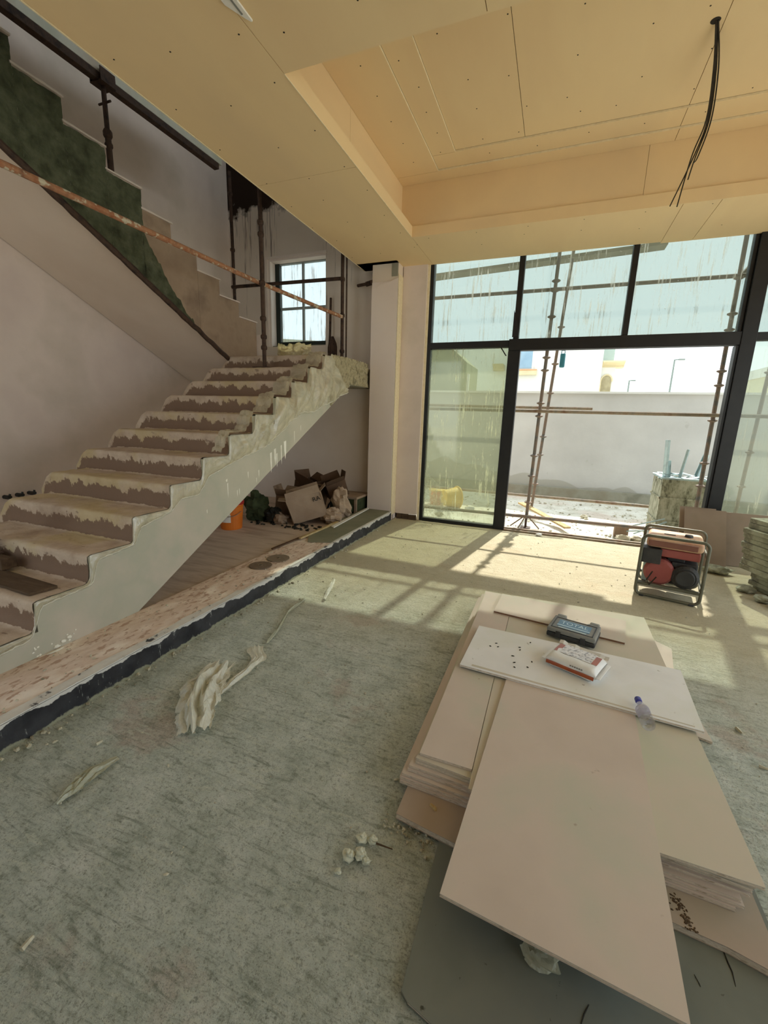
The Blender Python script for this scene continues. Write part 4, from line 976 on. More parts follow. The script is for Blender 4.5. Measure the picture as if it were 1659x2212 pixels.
for ex_ in (-0.09, 0.06): xb(Mc, 'latch', M_BLACKP, t, lambda b: b.box((ex_, -0.122, 0.02), (ex_ + 0.03, -0.113, 0.062)), 0.002)
# pack of wipes
Mw = place(0.255, 2.475, ZT, math.atan2(-0.11, 0.27))
t = thing('wipes_pack', (0.255, 2.475, ZT), 'white wrapped wipes pack with brown stripe on the pale cross board', 'packet')
def pack(u, v, z):
    return
def packshape(b):
    nu, nv = 18, 14; vs = []
    L, W, H = 0.275, 0.205, 0.078
    def pt(s, w):      # superellipse cross-section with flattened ends
        a = 2 * math.pi * w; e = min(1.0, (1 - abs(2 * s - 1)) * 5.5); k = 0.30 + 0.70 * e ** 0.6
        cx = math.copysign(abs(math.cos(a)) ** 0.5, math.cos(a)); cz = math.copysign(abs(math.sin(a)) ** 0.55, math.sin(a))
        n_ = 0.005 * nz(s * 6, w * 9, 2)
        return ((s - 0.5) * L, cx * W / 2 * (0.97 + 0.03 * e) + n_, H / 2 + cz * H / 2 * k * (1 if cz > 0 else 1.0) + n_ * 0.6 - (H / 2) * (1 - k) * 0.0)
    b.grid(nu, 28, lambda u, v: pt(u, v)); 
    b.add([( -L/2, 0, H / 2)], [])
xb(Mw, 'wrapper', M_WRAP, t, packshape, smooth=True)
xb(Mw, 'printed_flap', M_WIPEPRINT, t, lambda b: b.grid(8, 6, lambda u, v: (-0.085 + 0.17 * u, -0.035 + 0.115 * v, 0.0795 + 0.002 * nz(u * 5, v * 5))))
for ex_ in (-0.118, 0.088): xb(Mw, 'brown_panel', M_BROWNBAND, t, lambda b: b.grid(3, 4, lambda u, v: (ex_ + 0.030 * u, -0.035 + 0.10 * v, 0.0785)))
xb(Mw, 'brown_stripe', M_BROWNBAND, t, lambda b: b.grid(10, 3, lambda u, v: (-0.13 + 0.26 * u, -0.1045 - 0.004 * (1 - abs(2 * v - 1)), 0.022 + 0.022 * v)))
for ex_ in (-0.158, 0.134): xb(Mw, 'end_seal', M_WRAP, t, lambda b: b.box((ex_, -0.095, 0.036), (ex_ + 0.024, 0.095, 0.039)))
xb(Mw, 'back_seam', M_WRAP, t, lambda b: b.grid(12, 2, lambda u, v: (-0.14 + 0.28 * u, 0.100 + 0.02 * v, 0.060 + 0.012 * nz(u * 8, 1) + 0.014 * v)))
# small print on the packet front
xb(Mw, 'print_marks', M_GREYP, t, lambda b: [b.box((0.0 + 0.012 * i, -0.1035, 0.055), (0.008 + 0.012 * i, -0.101, 0.062)) for i in range(6)])
# water bottle lying over the edge of the cross board
bt0 = Vector((0.532, 2.246, 0.195)); bt1 = Vector((0.543, 2.083, 0.172))
dv = (bt1 - bt0).normalized(); Lb = 0.225
t = thing('water_bottle', bt1, 'clear plastic water bottle with blue cap lying at the cross board edge', 'bottle')
q = dv.to_track_quat('Z', 'Y'); bx = Vector((bt0.x, bt0.y, ZT + 0.030)); ex = Vector((bt1.x, bt1.y, ZT + 0.0305))
dv = (ex - bx).normalized(); q = dv.to_track_quat('Z', 'Y')
Mb = Matrix.Translation(bx) @ q.to_matrix().to_4x4()
pr = [(0.011, 0.022), (0.013, 0.035), (0.0225, 0.060), (0.0300, 0.080), (0.0305, 0.10), (0.0285, 0.105), (0.0305, 0.11), (0.0305, 0.14), (0.0285, 0.145), (0.0305, 0.15), (0.0285, 0.157), (0.0305, 0.164), (0.0305, 0.195), (0.027, 0.205), (0.012, 0.202), (0.0, 0.198)]
B().lathe(pr, 24, Mb).build('body', M_PET, t, smooth=True)
B().lathe([(0.0, 0.0), (0.0150, 0.0), (0.0155, 0.003), (0.0155, 0.024), (0.013, 0.026)], 18, Mb).build('cap', M_CAPBLUE, t)
B().lathe([(0.0310, 0.088), (0.0312, 0.090), (0.0312, 0.112), (0.0310, 0.114)], 24, Mb).build('label_band', make_film('bottle_label', (196, 190, 206), 0.55, 0.1), t, smooth=True)
# splinter, crumbs and peel on the boards
o = B().path([(-0.303, 1.401, 0.041), (-0.280, 1.387, 0.042), (-0.275, 1.381, 0.041)], [0.006, 0.008, 0.003], 5).build('wood_splinter', M_WOOD); tag(o, 'short pale splinter on the jutting brown board', 'splinter')
b = B(); rs = random.Random(31)
for p in ((0.0, 2.66), (-0.20, 2.56), (-0.185, 2.52), (-0.06, 2.57), (-0.055, 2.54), (-0.09, 2.45), (-0.075, 2.38), (-0.23, 2.51), (0.02, 2.43), (-0.07, 2.33), (0.0, 2.36)):
    b.blob((p[0], p[1], ZT + 0.002), (0.006 + rs.random() * 0.004, 0.004, 0.003), 0.4, 6, int(rs.random() * 99), rs.random() * 3)
o = stuff(b.build('board_crumbs', M_DARK)); tag(o, 'few dark crumbs on the left half of the pale cross board', 'crumbs')
o = B().blob((0.123, 1.047, 0.038), (0.05, 0.035, 0.024), 0.5, 12, 7).build('film_wad', M_SCRAPFILM2); tag(o, 'crumpled grey wad in the shadow under the jutting board', 'wad')

# ---------------------------------------------------------------- debris on the screed
def scrap(name, centre, widths, amp, m, label, seed, cat='plastic scrap', nv=10, lift=0.01):
    pts = [Vector((p[0], p[1], 0)) for p in centre]; n = len(pts)
    def at(u):
        x = u * (n - 1); i = min(int(x), n - 2); f = x - i
        return pts[i].lerp(pts[i + 1], f), widths[i] + (widths[i + 1] - widths[i]) * f, (pts[i + 1] - pts[i]).normalized()
    nu = 12 * (n - 1)
    def fn(u, v):
        p, wd, d = at(u); s = Vector((-d.y, d.x, 0)); q = (v - 0.5)
        rag = 1 + 0.35 * nz(u * 6, seed, v * 2) + 0.2 * nz(u * 20, seed)
        pl = abs(2 * ((v * 3.4 + 0.5 * nz(u * 4, seed)) % 1.0) - 1)
        env = math.sin(math.pi * min(0.98, max(0.04, v))) ** 0.6 * (0.45 + 0.55 * math.sin(math.pi * min(1, u * 1.1 + 0.05)))
        z = 0.004 + amp * env * (0.35 + 0.55 * pl + 0.5 * nz(u * 5, v * 4, seed))
        r = p + s * q * wd * rag + d * 0.05 * nz(v * 9, u * 2, seed) * wd / 0.1
        return (r.x, r.y, max(0.002, z))
    b = B(); b.grid(nu, nv, fn); o = b.build(name, m, smooth=False, solid=0.0012); return tag(o, label, cat, None)
scrap('plastic_scrap', [(-1.486, 1.356, 0.000)[:2], (-1.593, 1.485, 0.000)[:2], (-1.723, 1.687, 0.000)[:2], (-1.775, 1.870, 0.000)[:2]], [0.15, 0.22, 0.22, 0.16], 0.10, M_SCRAPFILM, 'large crumpled whitish plastic scrap standing up from the screed', 3, nv=26)
scrap('plastic_scrap', [(-1.588, 1.632, -0.000)[:2], (-1.593, 1.769, 0.000)[:2], (-1.589, 1.888, 0.000)[:2], (-1.616, 2.027, 0.000)[:2], (-1.721, 2.134, 0.000)[:2]], [0.03, 0.045, 0.05, 0.09, 0.10], 0.035, M_SCRAPFILM, 'torn plastic ribbon right behind the large whitish scrap', 8)
scrap('plastic_scrap', [(-1.685, 2.202, 0.000)[:2], (-1.728, 2.397, 0.000)[:2], (-1.818, 2.662, 0.000)[:2], (-1.832, 2.875, 0.000)[:2], (-1.847, 2.971, 0.000)[:2]], [0.015, 0.03, 0.02, 0.035, 0.03], 0.025, M_SCRAPFILM2, 'thin torn plastic ribbon trailing toward the kerb', 12, nv=6)
scrap('plastic_scrap', [(-1.682, 0.847, 0.000)[:2], (-1.699, 0.926, 0.000)[:2], (-1.706, 1.019, 0.000)[:2], (-1.681, 1.108, 0.000)[:2]], [0.01, 0.07, 0.075, 0.03], 0.03, M_SCRAPFILM2, 'dull folded plastic scrap lying at lower left', 17)
scrap('plastic_scrap', [(-1.675, 2.989, 0.000)[:2], (-1.742, 3.210, 0.000)[:2], (-1.809, 3.425, 0.000)[:2]], [0.02, 0.05, 0.02], 0.06, M_SCRAPFILM, 'small upright plastic scrap at the edge of the sunlight', 21)
b = B()
for i, (x, y, s) in enumerate((((-0.527, 1.114, 0.000)[:2] + (0.022,)), ((-0.489, 1.134, 0.000)[:2] + (0.024,)), ((-0.462, 1.124, 0.000)[:2] + (0.016,)), ((-0.537, 1.053, 0.000)[:2] + (0.012,)), ((-0.508, 1.191, 0.000)[:2] + (0.020,)), ((-0.469, 1.202, 0.000)[:2] + (0.018,)))):
    o = B().blob((x, y, s * 0.45), (s, s * 0.9, s * 0.75), 0.5, 12, i * 3 + 1).build('mortar_lump', M_MORTAR)
    tag(o, ['pale mortar lump, leftmost of the small cluster on the screed', 'larger mortar lump in the middle of the small cluster', 'small mortar lump at the right of the cluster', 'tiny mortar lump alone before the cluster', 'dark mortar lump at the back of the cluster', 'dark mortar lump at the back right with a twig'][i], 'mortar', 'mortar lumps on the screed')
o = B().path([(-0.449, 1.185, 0.020), (-0.387, 1.194, 0.012)], [0.004, 0.002], 5).build('twig', M_WOOD_D); tag(o, 'thin dark twig beside the mortar lumps', 'twig')
b = B(); rs = random.Random(77)
for i in range(900):
    x = rs.uniform(-2.1, 2.6); y = rs.uniform(0.55, 6.1)
    if -0.48 < x < 0.82 and 1.25 < y < 3.5: continue
    if -0.3 < x < 1.3 and y < 1.4: continue
    s = 0.0016 + 0.006 * rs.random() ** 4
    b.blob((x, y, s * 0.2), (s * (1 + rs.random()), s, s * 0.7), 0.4, 5, i, rs.random() * 3)
for i in range(220):
    x = rs.uniform(-2.6, -2.25); y = rs.uniform(0.9, 5.9); s = 0.002 + 0.006 * rs.random() ** 3
    b.blob((x, y, 0.1395 + s * 0.3), (s * (1 + rs.random()), s, s * 0.7), 0.4, 5, i, rs.random() * 3)
for i in range(160):
    y = rs.uniform(0.9, 5.9); s = 0.003 + 0.009 * rs.random() ** 3
    b.blob((-2.17 + abs(rs.gauss(0, 0.03)), y, s * 0.3), (s, s * 1.2, s * 0.8), 0.4, 5, i, rs.random() * 3)
for i in range(60):
    a = rs.random(); b.blob((-0.40 + rs.uniform(-0.06, 0.14), 1.285 + rs.gauss(0, 0.03), 0.001), (0.002 + 0.006 * rs.random() ** 2,) * 3, 0.4, 5, i)
o = stuff(b.build('floor_grit', M_PEBBLE)); tag(o, 'loose pale grit and crumbs scattered over the dirty screed', 'grit')
for i, (p, q, lbl) in enumerate((((1.055, 2.509, 0.006), (1.069, 2.468, 0.006), 'small pale splinter on the screed right of the heap'), ((1.057, 2.235, 0.006), (1.087, 2.227, 0.006), 'pale splinter at the right picture edge on the screed'), ((-1.281, 0.502, 0.006), (-1.287, 0.536, 0.006), 'pale flat chip on the screed at lower left'), ((-1.845, 1.125, 0.008), (-1.837, 1.151, 0.010), 'white stone chip close to the kerb at left'))):
    o = B().path([p, q], [0.009, 0.006], 5).build('chip', M_PEBBLE); tag(o, lbl, 'chip')
# trowel-thick streak of mortar joint across the sunlit floor : thin ridge
# ---------------------------------------------------------------- generator
t = thing('generator', (1.13, 4.52, 0), 'portable red generator in a bent tube frame in the sunlight', 'generator')
ga = math.atan2(-0.10, 0.47)
Mg = place(1.135, 4.50, 0.0, ga)                     # local: x right, y back, z up ; front hoop at y=-0.22
def hoop(b, y, x0, x1, z0, z1, r=0.05, rad=0.0135):
    pts = []
    for cx, cz, a0 in ((x1 - r, z1 - r, 0), (x0 + r, z1 - r, 90), (x0 + r, z0 + r, 180), (x1 - r, z0 + r, 270)):
        for i in range(7): 
            a = math.radians(a0 + 15 * i); pts.append((cx + r * math.cos(a), y, cz + r * math.sin(a)))
    b.path(pts, rad, 10, True)
GX0, GX1, GZ = -0.245, 0.245, 0.575
xb(Mg, 'frame_hoop', M_GENFRAME, t, lambda b: hoop(b, -0.20, GX0, GX1, 0.014, GZ), smooth=True)
xb(Mg, 'frame_hoop', M_GENFRAME, t, lambda b: hoop(b, 0.28, GX0, GX1, 0.014, GZ), smooth=True)
xb(Mg, 'side_rail', M_GENFRAME, t, lambda b: b.tube((GX0, -0.20, 0.12), (GX0, 0.28, 0.12), 0.013)); xb(Mg, 'side_rail', M_GENFRAME, t, lambda b: b.tube((GX1, -0.20, 0.12), (GX1, 0.28, 0.12), 0.013))
xb(Mg, 'side_rail', M_GENFRAME, t, lambda b: b.tube((GX1, -0.20, 0.43), (GX1, 0.28, 0.43), 0.011)); xb(Mg, 'side_rail', M_GENFRAME, t, lambda b: b.tube((GX0, -0.20, 0.43), (GX0, 0.28, 0.43), 0.011))
xb(Mg, 'mount_bar', M_GENFRAME, t, lambda b: b.box((GX0 + 0.005, -0.205, 0.105), (GX1 - 0.005, -0.165, 0.13)), 0.004); xb(Mg, 'mount_bar', M_GENFRAME, t, lambda b: b.box((GX0 + 0.005, 0.20, 0.105), (GX1 - 0.005, 0.24, 0.13)), 0.004)
tk = xb(Mg, 'fuel_tank', M_GENTANK, t, lambda b: b.box((-0.215, -0.165, 0.46), (0.215, 0.245, 0.555)), 0.035, seg=4)
xb(Mg, 'tank_front', M_GENBROWN, tk, lambda b: b.box((-0.20, -0.176, 0.478), (0.17, -0.163, 0.53)), 0.006)
xb(Mg, 'tank_skirt', M_GENRED, t, lambda b: b.slab([(-0.10, -0.15), (0.20, -0.15), (0.20, 0.22), (-0.10, 0.22)], 0.385, 0.458), 0.012)
xb(Mg, 'filler_cap', M_BLACKP, tk, lambda b: b.lathe([(0.0, 0.575), (0.03, 0.575), (0.034, 0.555)], 16, Matrix.Translation((0.10, 0.05, 0))))
xb(Mg, 'fuel_gauge', M_BLACKP, tk, lambda b: b.box((-0.09, 0.03, 0.553), (0.0, 0.055, 0.560)), 0.003)
xb(Mg, 'tank_mark', M_BLACKP, tk, lambda b: [b.obox((0.12, -0.06, 0.556), (0.05, 0.010, 0.003), 0.7), b.obox((0.12, -0.06, 0.5565), (0.04, 0.010, 0.003), -0.7)])
xb(Mg, 'control_panel', M_MUFFLER, t, lambda b: b.box((-0.235, -0.185, 0.315), (-0.085, 0.05, 0.452)), 0.006)
def cyl(b, c, r, y0, y1, n=24, rb=0.02):
    Mm = Matrix.Translation((c[0], y1, c[1])) @ Matrix.Rotation(math.pi / 2, 4, 'X')
    L = y1 - y0; b.lathe([(0.0, 0.0), (r - rb, 0.0), (r, rb), (r, L - rb), (r - rb, L), (0.0, L)], n, Mm)
xb(Mg, 'alternator', M_GENRED, t, lambda b: cyl(b, (-0.085, 0.235), 0.122, -0.15, 0.20))
xb(Mg, 'recoil_starter', M_MUFFLER, t, lambda b: cyl(b, (0.115, 0.225), 0.105, -0.165, 0.02))
xb(Mg, 'recoil_cover', M_BLACKP, t, lambda b: cyl(b, (0.115, 0.225), 0.075, -0.185, -0.16, 20, 0.008))
xb(Mg, 'engine_block', M_MUFFLER, t, lambda b: b.box((0.0, -0.10, 0.13), (0.20, 0.20, 0.34)), 0.012)
xb(Mg, 'cylinder_head', M_MUFFLER, t, lambda b: b.box((-0.04, -0.06, 0.30), (0.10, 0.18, 0.40)), 0.012)
xb(Mg, 'muffler', M_STEEL_D, t, lambda b: cyl(b, (0.12, 0.345), 0.05, 0.02, 0.24))
xb(Mg, 'end_bracket', M_STUD, t, lambda b: b.box((-0.215, -0.12, 0.13), (-0.17, 0.10, 0.30)), 0.004)
for sx in (-1, 1):
    for sy in (-0.20, 0.28): xb(Mg, 'foot', M_BLACKP, t, lambda b: b.box((sx * 0.19 - 0.02, sy - 0.02, 0.0), (sx * 0.19 + 0.02, sy + 0.02, 0.018)), 0.004)
b = B(); b.path([(1.0, 4.33, 0.20), (0.95, 4.32, 0.12), (0.93, 4.34, 0.16), (0.97, 4.36, 0.24)], 0.006, 6); b.build('cable', M_WIRE, t)

# ---------------------------------------------------------------- boards and stone slabs at right
def leaning(x0, x1, yb, yt, h, m, label, th=0.0125, skew=0.0):
    t = thing('leaning_board', ((x0 + x1) / 2, yb, 0), label, 'board', 'boards leaning on the glazing')
    n = Vector((0, -h, yt - yb)).normalized() * -th
    q = [Vector((x0, yb, 0.0)), Vector((x1, yb + skew, 0.0)), Vector((x1, yt + skew, h)), Vector((x0, yt, h))]
    nn = Vector((0, h, -(yt - yb))).normalized() * th
    b = B(); b.add([p for p in q] + [p + nn for p in q], [(0, 1, 2, 3), (7, 6, 5, 4), (0, 4, 5, 1), (1, 5, 6, 2), (2, 6, 7, 3), (3, 7, 4, 0)]); b.build('panel', m, t)
    return t, q, nn
leaning(1.535, 1.94, 5.62, 5.93, 0.60, M_LEAN, 'tan board offcut leaning on the glazing behind the generator')
leaning(1.50, 1.86, 5.72, 6.0, 0.605, M_LEAN, 'second offcut just behind the tan one, its edge showing at left')
leaning(1.95, 2.45, 5.78, 6.02, 0.575, M_LEAN, 'wider brown board leaning behind the stone slabs')
leaning(1.80, 2.35, 5.86, 6.08, 0.565, M_LEANG, 'dark board leaning in the shade between the two tan ones')
rs = random.Random(8)
SLAB_Z = 0.0; ns = 14
for i in range(ns):
    th = 0.040 + rs.random() * 0.014
    cx = 2.18 + rs.uniform(-0.03, 0.03) + (0.07 if i < 4 else 0) ; cy = 4.98 + rs.uniform(-0.03, 0.03) - (0.05 if i < 4 else 0)
    a = rs.uniform(-0.10, 0.10) + 0.35
    hx, hy = 0.25 + rs.uniform(-0.02, 0.03), 0.24 + rs.uniform(-0.02, 0.03)
    pts = []
    for (sx, sy) in ((-1, -1), (1, -1), (1, 1), (-1, 1)):
        nxt = {(-1, -1): (1, -1), (1, -1): (1, 1), (1, 1): (-1, 1), (-1, 1): (-1, -1)}[(sx, sy)]
        for f in (0.04, 0.35, 0.65, 0.96):
            x = (sx + (nxt[0] - sx) * f) * hx + rs.uniform(-0.010, 0.010); y = (sy + (nxt[1] - sy) * f) * hy + rs.uniform(-0.010, 0.010)
            pts.append((cx + x * math.cos(a) - y * math.sin(a), cy + x * math.sin(a) + y * math.cos(a)))
    o = B().slab(pts, SLAB_Z, SLAB_Z + th).build('stone_slab', M_STONE, bevel=0.006)
    nfrom = ns - i
    tag(o, 'rough grey-green stone slab, %s from the top of the stack at right' % ORD[nfrom - 1] if nfrom <= 7 else 'rough grey-green stone slab, %s from the floor in the stack at right' % ORD[i], 'stone slab', 'stone slabs stacked at the right edge')
    SLAB_Z += th + 0.001
o = B().obox((2.30, 4.92, SLAB_Z + 0.016), (0.30, 0.05, 0.03), 0.2).build('metal_offcut', M_STEEL_D, bevel=0.006); tag(o, 'dark metal offcut lying on top of the stone stack', 'offcut')
for i, (x, y, s, lb) in enumerate(((1.80, 5.42, (0.13, 0.08, 0.045), 'smooth flat stone before the leaning boards'), (1.93, 4.66, (0.07, 0.06, 0.035), 'jagged stone at the near foot of the slab stack'), (1.88, 4.90, (0.08, 0.06, 0.03), 'broken stone flake left of the slab stack'), (2.02, 4.52, (0.09, 0.07, 0.05), 'broken stone lump at the right picture edge by the stack'))):
    o = B().blob((x, y, s[2] * 0.8), s, 0.35, 12, i * 5 + 2).build('loose_stone', M_STONE); tag(o, lb, 'stone', 'loose stones by the slab stack')

# ---------------------------------------------------------------- hanging cables, ceiling fitting
t = thing('hanging_cable', (0.68, 3.95, 4.162), 'bundle of black cables hanging from a hole in the tray ceiling', 'cable')
h0 = Vector((0.707, 3.993, 4.160))
ends = [Vector((0.792, 4.900, 3.429)), Vector((0.734, 4.880, 3.432)), Vector((0.836, 4.860, 3.615)), Vector((0.854, 4.840, 3.727))]
for i, e in enumerate(ends):
    p1 = Vector((0.793, 4.250, 4.033)); p2 = Vector((0.847, 4.500, 3.851)); p3 = Vector((0.829, 4.700, 3.704))
    off = Vector((0.007 * (i - 1.5), 0.006 * ((i * 7) % 3 - 1), 0))
    ctrl = [h0 + off * 0.6, p1 + off * 1.4, p2 + off * 1.6, p3 + off * 2.2, e]
    pts = []
    for s in range(len(ctrl) - 1):
        P0 = ctrl[max(s - 1, 0)]; P1 = ctrl[s]; P2 = ctrl[s + 1]; P3 = ctrl[min(s + 2, len(ctrl) - 1)]
        for q in range(8):
            f = q / 8; pts.append(0.5 * ((2 * P1) + (P2 - P0) * f + (2 * P0 - 5 * P1 + 4 * P2 - P3) * f * f + (3 * P1 - P0 - 3 * P2 + P3) * f ** 3))
    pts.append(ctrl[-1]); B().path(pts, 0.0048, 6).build('wire', M_WIRE, t)
B().lathe([(0.0, -0.002), (0.028, -0.002), (0.03, 0.0)], 14, Matrix.Translation((h0.x - 0.008, h0.y, ZA + 0.0315))).build('hole', M_SCREW, t)
t = thing('ceiling_channel', (-1.735, 2.1, CEIL - 0.014), 'white slotted fitting fixed to the ceiling at the top picture edge', 'channel')
B().slab([(-1.800, 1.6), (-1.715, 1.6), (-1.722, 2.315), (-1.732, 2.315), (-1.752, 2.285), (-1.77, 2.25), (-1.80, 2.19)], CEIL - 0.012, CEIL - 0.001).build('body', M_WHITE, t, bevel=0.003)
B().box((-1.752, 1.6, CEIL - 0.0145), (-1.742, 2.26, CEIL - 0.012)).build('slot', M_GREYP, t)

# ---------------------------------------------------------------- outdoors
ow = sroot('wall_boundary', (0, 10, 0))
B().box((-14, 10.0, -0.1), (16, 10.2, 2.13)).build('wall_face', M_BOUNDARY, ow)
B().box((-14, 9.96, 2.13), (16, 10.24, 2.17)).build('coping', M_OUTWALL_H, ow)
b = B(); b.box((-14, 9.86, -0.1), (16, 10.0, 0.16)); b.build('footing', M_CONC, ow)
# neighbour's lean-to behind the wall at left
t = thing('outbuilding', (-5.2, 12.6, -0.06), 'grey outbuilding with sloping roof edge beyond the boundary wall', 'building')
b = B(); b.add([(-9, 12.2, -0.06), (-2.42, 12.2, -0.06), (-2.42, 12.2, 3.05), (-2.85, 12.2, 3.42), (-9, 12.2, 3.9), (-9, 14, -0.06), (-2.42, 14, -0.06), (-2.42, 14, 3.05), (-2.85, 14, 3.42), (-9, 14, 3.9)],
             [(0, 1, 2, 3, 4), (9, 8, 7, 6, 5), (1, 6, 7, 2), (2, 7, 8, 3), (3, 8, 9, 4), (4, 9, 5, 0), (0, 5, 6, 1)])
b.build('wall', mat('outbuilding_render', [(150, 150, 130), (170, 170, 148)], 1, 0.9, bump=0.1), t)
B().box((-2.40, 12.25, 2.2), (-2.34, 12.32, 2.75)).build('downpipe', M_OUTWALL_H, t)
# white house
t = thing('house', (-1.2, 21, -0.06), 'white house with stone cornice and arched opening beyond the boundary wall', 'building')
B().box((-6.5, 20, -0.06), (1.50, 26, 4.85)).build('wall', M_OUTWALL_H, t)
B().box((1.50, 20.3, -0.06), (2.02, 26, 3.76)).build('wall', M_OUTWALL_H, t)
B().box((1.50, 20.9, 3.98), (1.98, 25, 4.9)).build('wall', mat('house_far_wall', [(170, 186, 180), (186, 200, 194)], 1, 0.9), t)
b = B(); b.xf = None
b.prism_x([(20.28, 3.76), (20.28, 3.83), (19.98, 3.93), (19.98, 3.99), (20.9, 3.99), (20.9, 3.76)], 1.51, 2.32); b.build('cornice', M_HOUSETRIM, t)
arc = [(1.55 + 0.19 * (1 - math.cos(a)), 3.22 + 0.22 * math.sin(a)) for a in [math.pi * i / 10 for i in range(11)]]
b = B(); pl = [(1.55, 2.0), (1.93, 2.0)] + [(x, z) for x, z in arc[::-1]]
n = len(pl); b.add([(x, 20.27, z) for x, z in pl] + [(x, 20.33, z) for x, z in pl], [tuple(range(n))] + [(i, (i + 1) % n, n + (i + 1) % n, n + i) for i in range(n)]); b.build('arch_screen', M_NICHE, t)
b = B(); b.path([(x, 20.27, z) for x, z in [(1.53, 2.2)] + [(1.53 + 0.21 * (1 - math.cos(a)), 3.22 + 0.25 * math.sin(a)) for a in [math.pi * i / 10 for i in range(11)]]], 0.03, 6); b.build('arch_trim', M_HOUSETRIM, t)
wd = B().box((-2.05, 19.95, 3.66), (-1.12, 20.0, 4.84)).build('window', M_OUTWALL_H, t)
B().box((-2.0, 19.93, 3.72), (-1.20, 19.96, 4.8)).build('pane', M_BLUEGLASS, wd)
B().box((-2.15, 19.85, 3.45), (-0.97, 20.0, 3.63)).build('window_sill', M_HOUSETRIM, t)
B().box((-2.15, 19.83, 3.63), (-0.97, 20.0, 3.67)).build('window_sill', mat('sill_orange', [(206, 150, 106), (216, 164, 120)], 2, 0.8), t)
b = B(); b.prism_x([(19.6, 3.62), (19.6, 3.70), (19.3, 3.85), (20.0, 3.85), (20.0, 3.62)], -2.75, -2.3); b.build('bracket', M_HOUSETRIM, t)
t = thing('house', (10, 17, -0.06), 'pale house wall seen through the right-hand dirty pane', 'building')
B().box((6.3, 14, -0.06), (14, 20, 3.2)).build('wall', mat('pale_yellow_render', [(206, 200, 170), (216, 210, 184)], 1, 0.9), t)
B().box((6.25, 13.95, 3.2), (14, 20, 3.5)).build('upper_wall', M_OUTWALL_H, t)
b = B(); b.box((7.2, 13.9, 1.0), (8.4, 14.0, 2.4)); b.build('window', M_BLUEGLASS, t)
for nm_, x, y, h, arm, lb in (('street_lamp', 7.95, 40, 6.42, 0.65, 'taller grey street lamp beyond the boundary wall'), ('street_lamp', 5.10, 40, 4.90, 0.42, 'shorter grey street lamp left of the taller one')):
    t = thing('street_lamp', (x, y, -0.06), lb, 'lamp', 'street lamps beyond the wall')
    b = B(); b.path([(x, y, -0.06), (x - 0.02, y, h)], [0.09, 0.055], 8); b.build('post', M_LAMPGREY, t)
    b = B(); b.path([(x - 0.02, y, h - 0.02), (x + arm * 0.5, y, h + 0.02)], 0.04, 6); b.build('arm', M_LAMPGREY, t)
    B().box((x + arm * 0.35, y - 0.1, h - 0.05), (x + arm, y + 0.1, h + 0.05)).build('lamp_head', M_LAMPGREY, t, bevel=0.02)

def rosettes(b, x, y, zs, r=0.055):
    for z in zs: b.lathe([(0.028, -0.02), (r, -0.006), (r, 0.006), (0.028, 0.02)], 10, Matrix.Translation((x, y, z)))
sc = thing('scaffold', (0.8, 7.2, -0.05), 'rusty tube scaffold standing outside before the glazing', 'scaffold')
for (x0, x1, y, z0, z1, col) in ((-0.262, -0.19, 6.7, 0.10, 5.6, (0.35, 0.75, 1.05, 1.62, 1.80, 2.25, 2.42, 2.95, 3.28, 3.4)), (-0.235, -0.04, 7.7, 0.07, 5.6, (0.5, 1.0, 1.3, 2.0, 2.45, 3.0)),
                             (1.86, 1.84, 6.7, 0.12, 5.6, (0.78, 1.08, 1.62, 2.05, 2.22, 2.55, 2.70, 2.88, 3.28)), (2.62, 2.70, 7.7, 0.05, 5.6, (0.7, 1.2, 1.7, 2.3)), (-2.4, -2.4, 6.7, 0.05, 5.6, (1.0, 1.7))):
    b = B(); b.tube((x0, y, z0), (x1 + (x1 - x0) * 0.5, y, z1), 0.0242, 10); s = b.build('standard', M_STEEL_R, sc)
    for z in col:
        f = (z - z0) / (3.7 - z0); b = B(); rosettes(b, x0 + (x1 - x0) * f, y, [z]); b.build('rosette', M_STEEL_R, s)
for (a, c2, m) in (((-3.0, 6.66, 1.69), (4.2, 6.66, 1.685), M_STEEL_G), ((-3.0, 6.66, 0.115), (4.2, 6.66, 0.17), M_STEEL_R), ((-3.0, 6.66, 3.275), (4.2, 6.66, 3.30), M_STEEL_G), ((-3.0, 7.72, 0.29), (3.6, 7.72, 0.275), M_STEEL_G),
                   ((-3.0, 7.72, 1.775), (0.52, 7.72, 1.765), M_STEEL_G), ((1.84, 6.66, 3.28), (2.72, 7.7, 4.35), M_STEEL_G)):
    b = B(); b.tube(a, c2, 0.0242, 10); b.build('ledger', m, sc)
b = B(); b.slab([(-3.2, 7.62), (1.2, 7.62), (1.2, 7.86), (-3.2, 7.86)], [3.82, 4.02, 4.02, 3.82], [3.865, 4.065, 4.065, 3.865]); b.build('deck_plank', M_PLANK, sc, bevel=0.004)
b = B(); b.tube((-0.262, 6.7, -0.03), (-0.262, 6.7, 0.2), 0.017, 8); b.box((-0.33, 6.63, -0.045), (-0.19, 6.77, -0.035)); b.build('jack_base', M_STEEL_D, sc)
for dx, dy in ((-0.22, -0.05), (0.20, -0.06), (-0.1, -0.16)): B().tube((-0.262, 6.7, 0.16), (-0.262 + dx, 6.7 + dy, -0.03), 0.010, 6).build('tripod_strut', M_STEEL_G, sc)
t = thing('jerrycan', (-0.02, 7.75, 2.40), 'blue-green plastic can hanging on the scaffold post outside', 'can')
B().box((-0.045, 7.735, 2.40), (0.035, 7.79, 2.62)).build('body', M_BLUECAN, t, bevel=0.02)
B().path([(-0.03, 7.76, 2.62), (-0.03, 7.76, 2.66), (0.02, 7.76, 2.66), (0.02, 7.76, 2.62)], 0.008, 6).build('handle', M_BLUECAN, t)
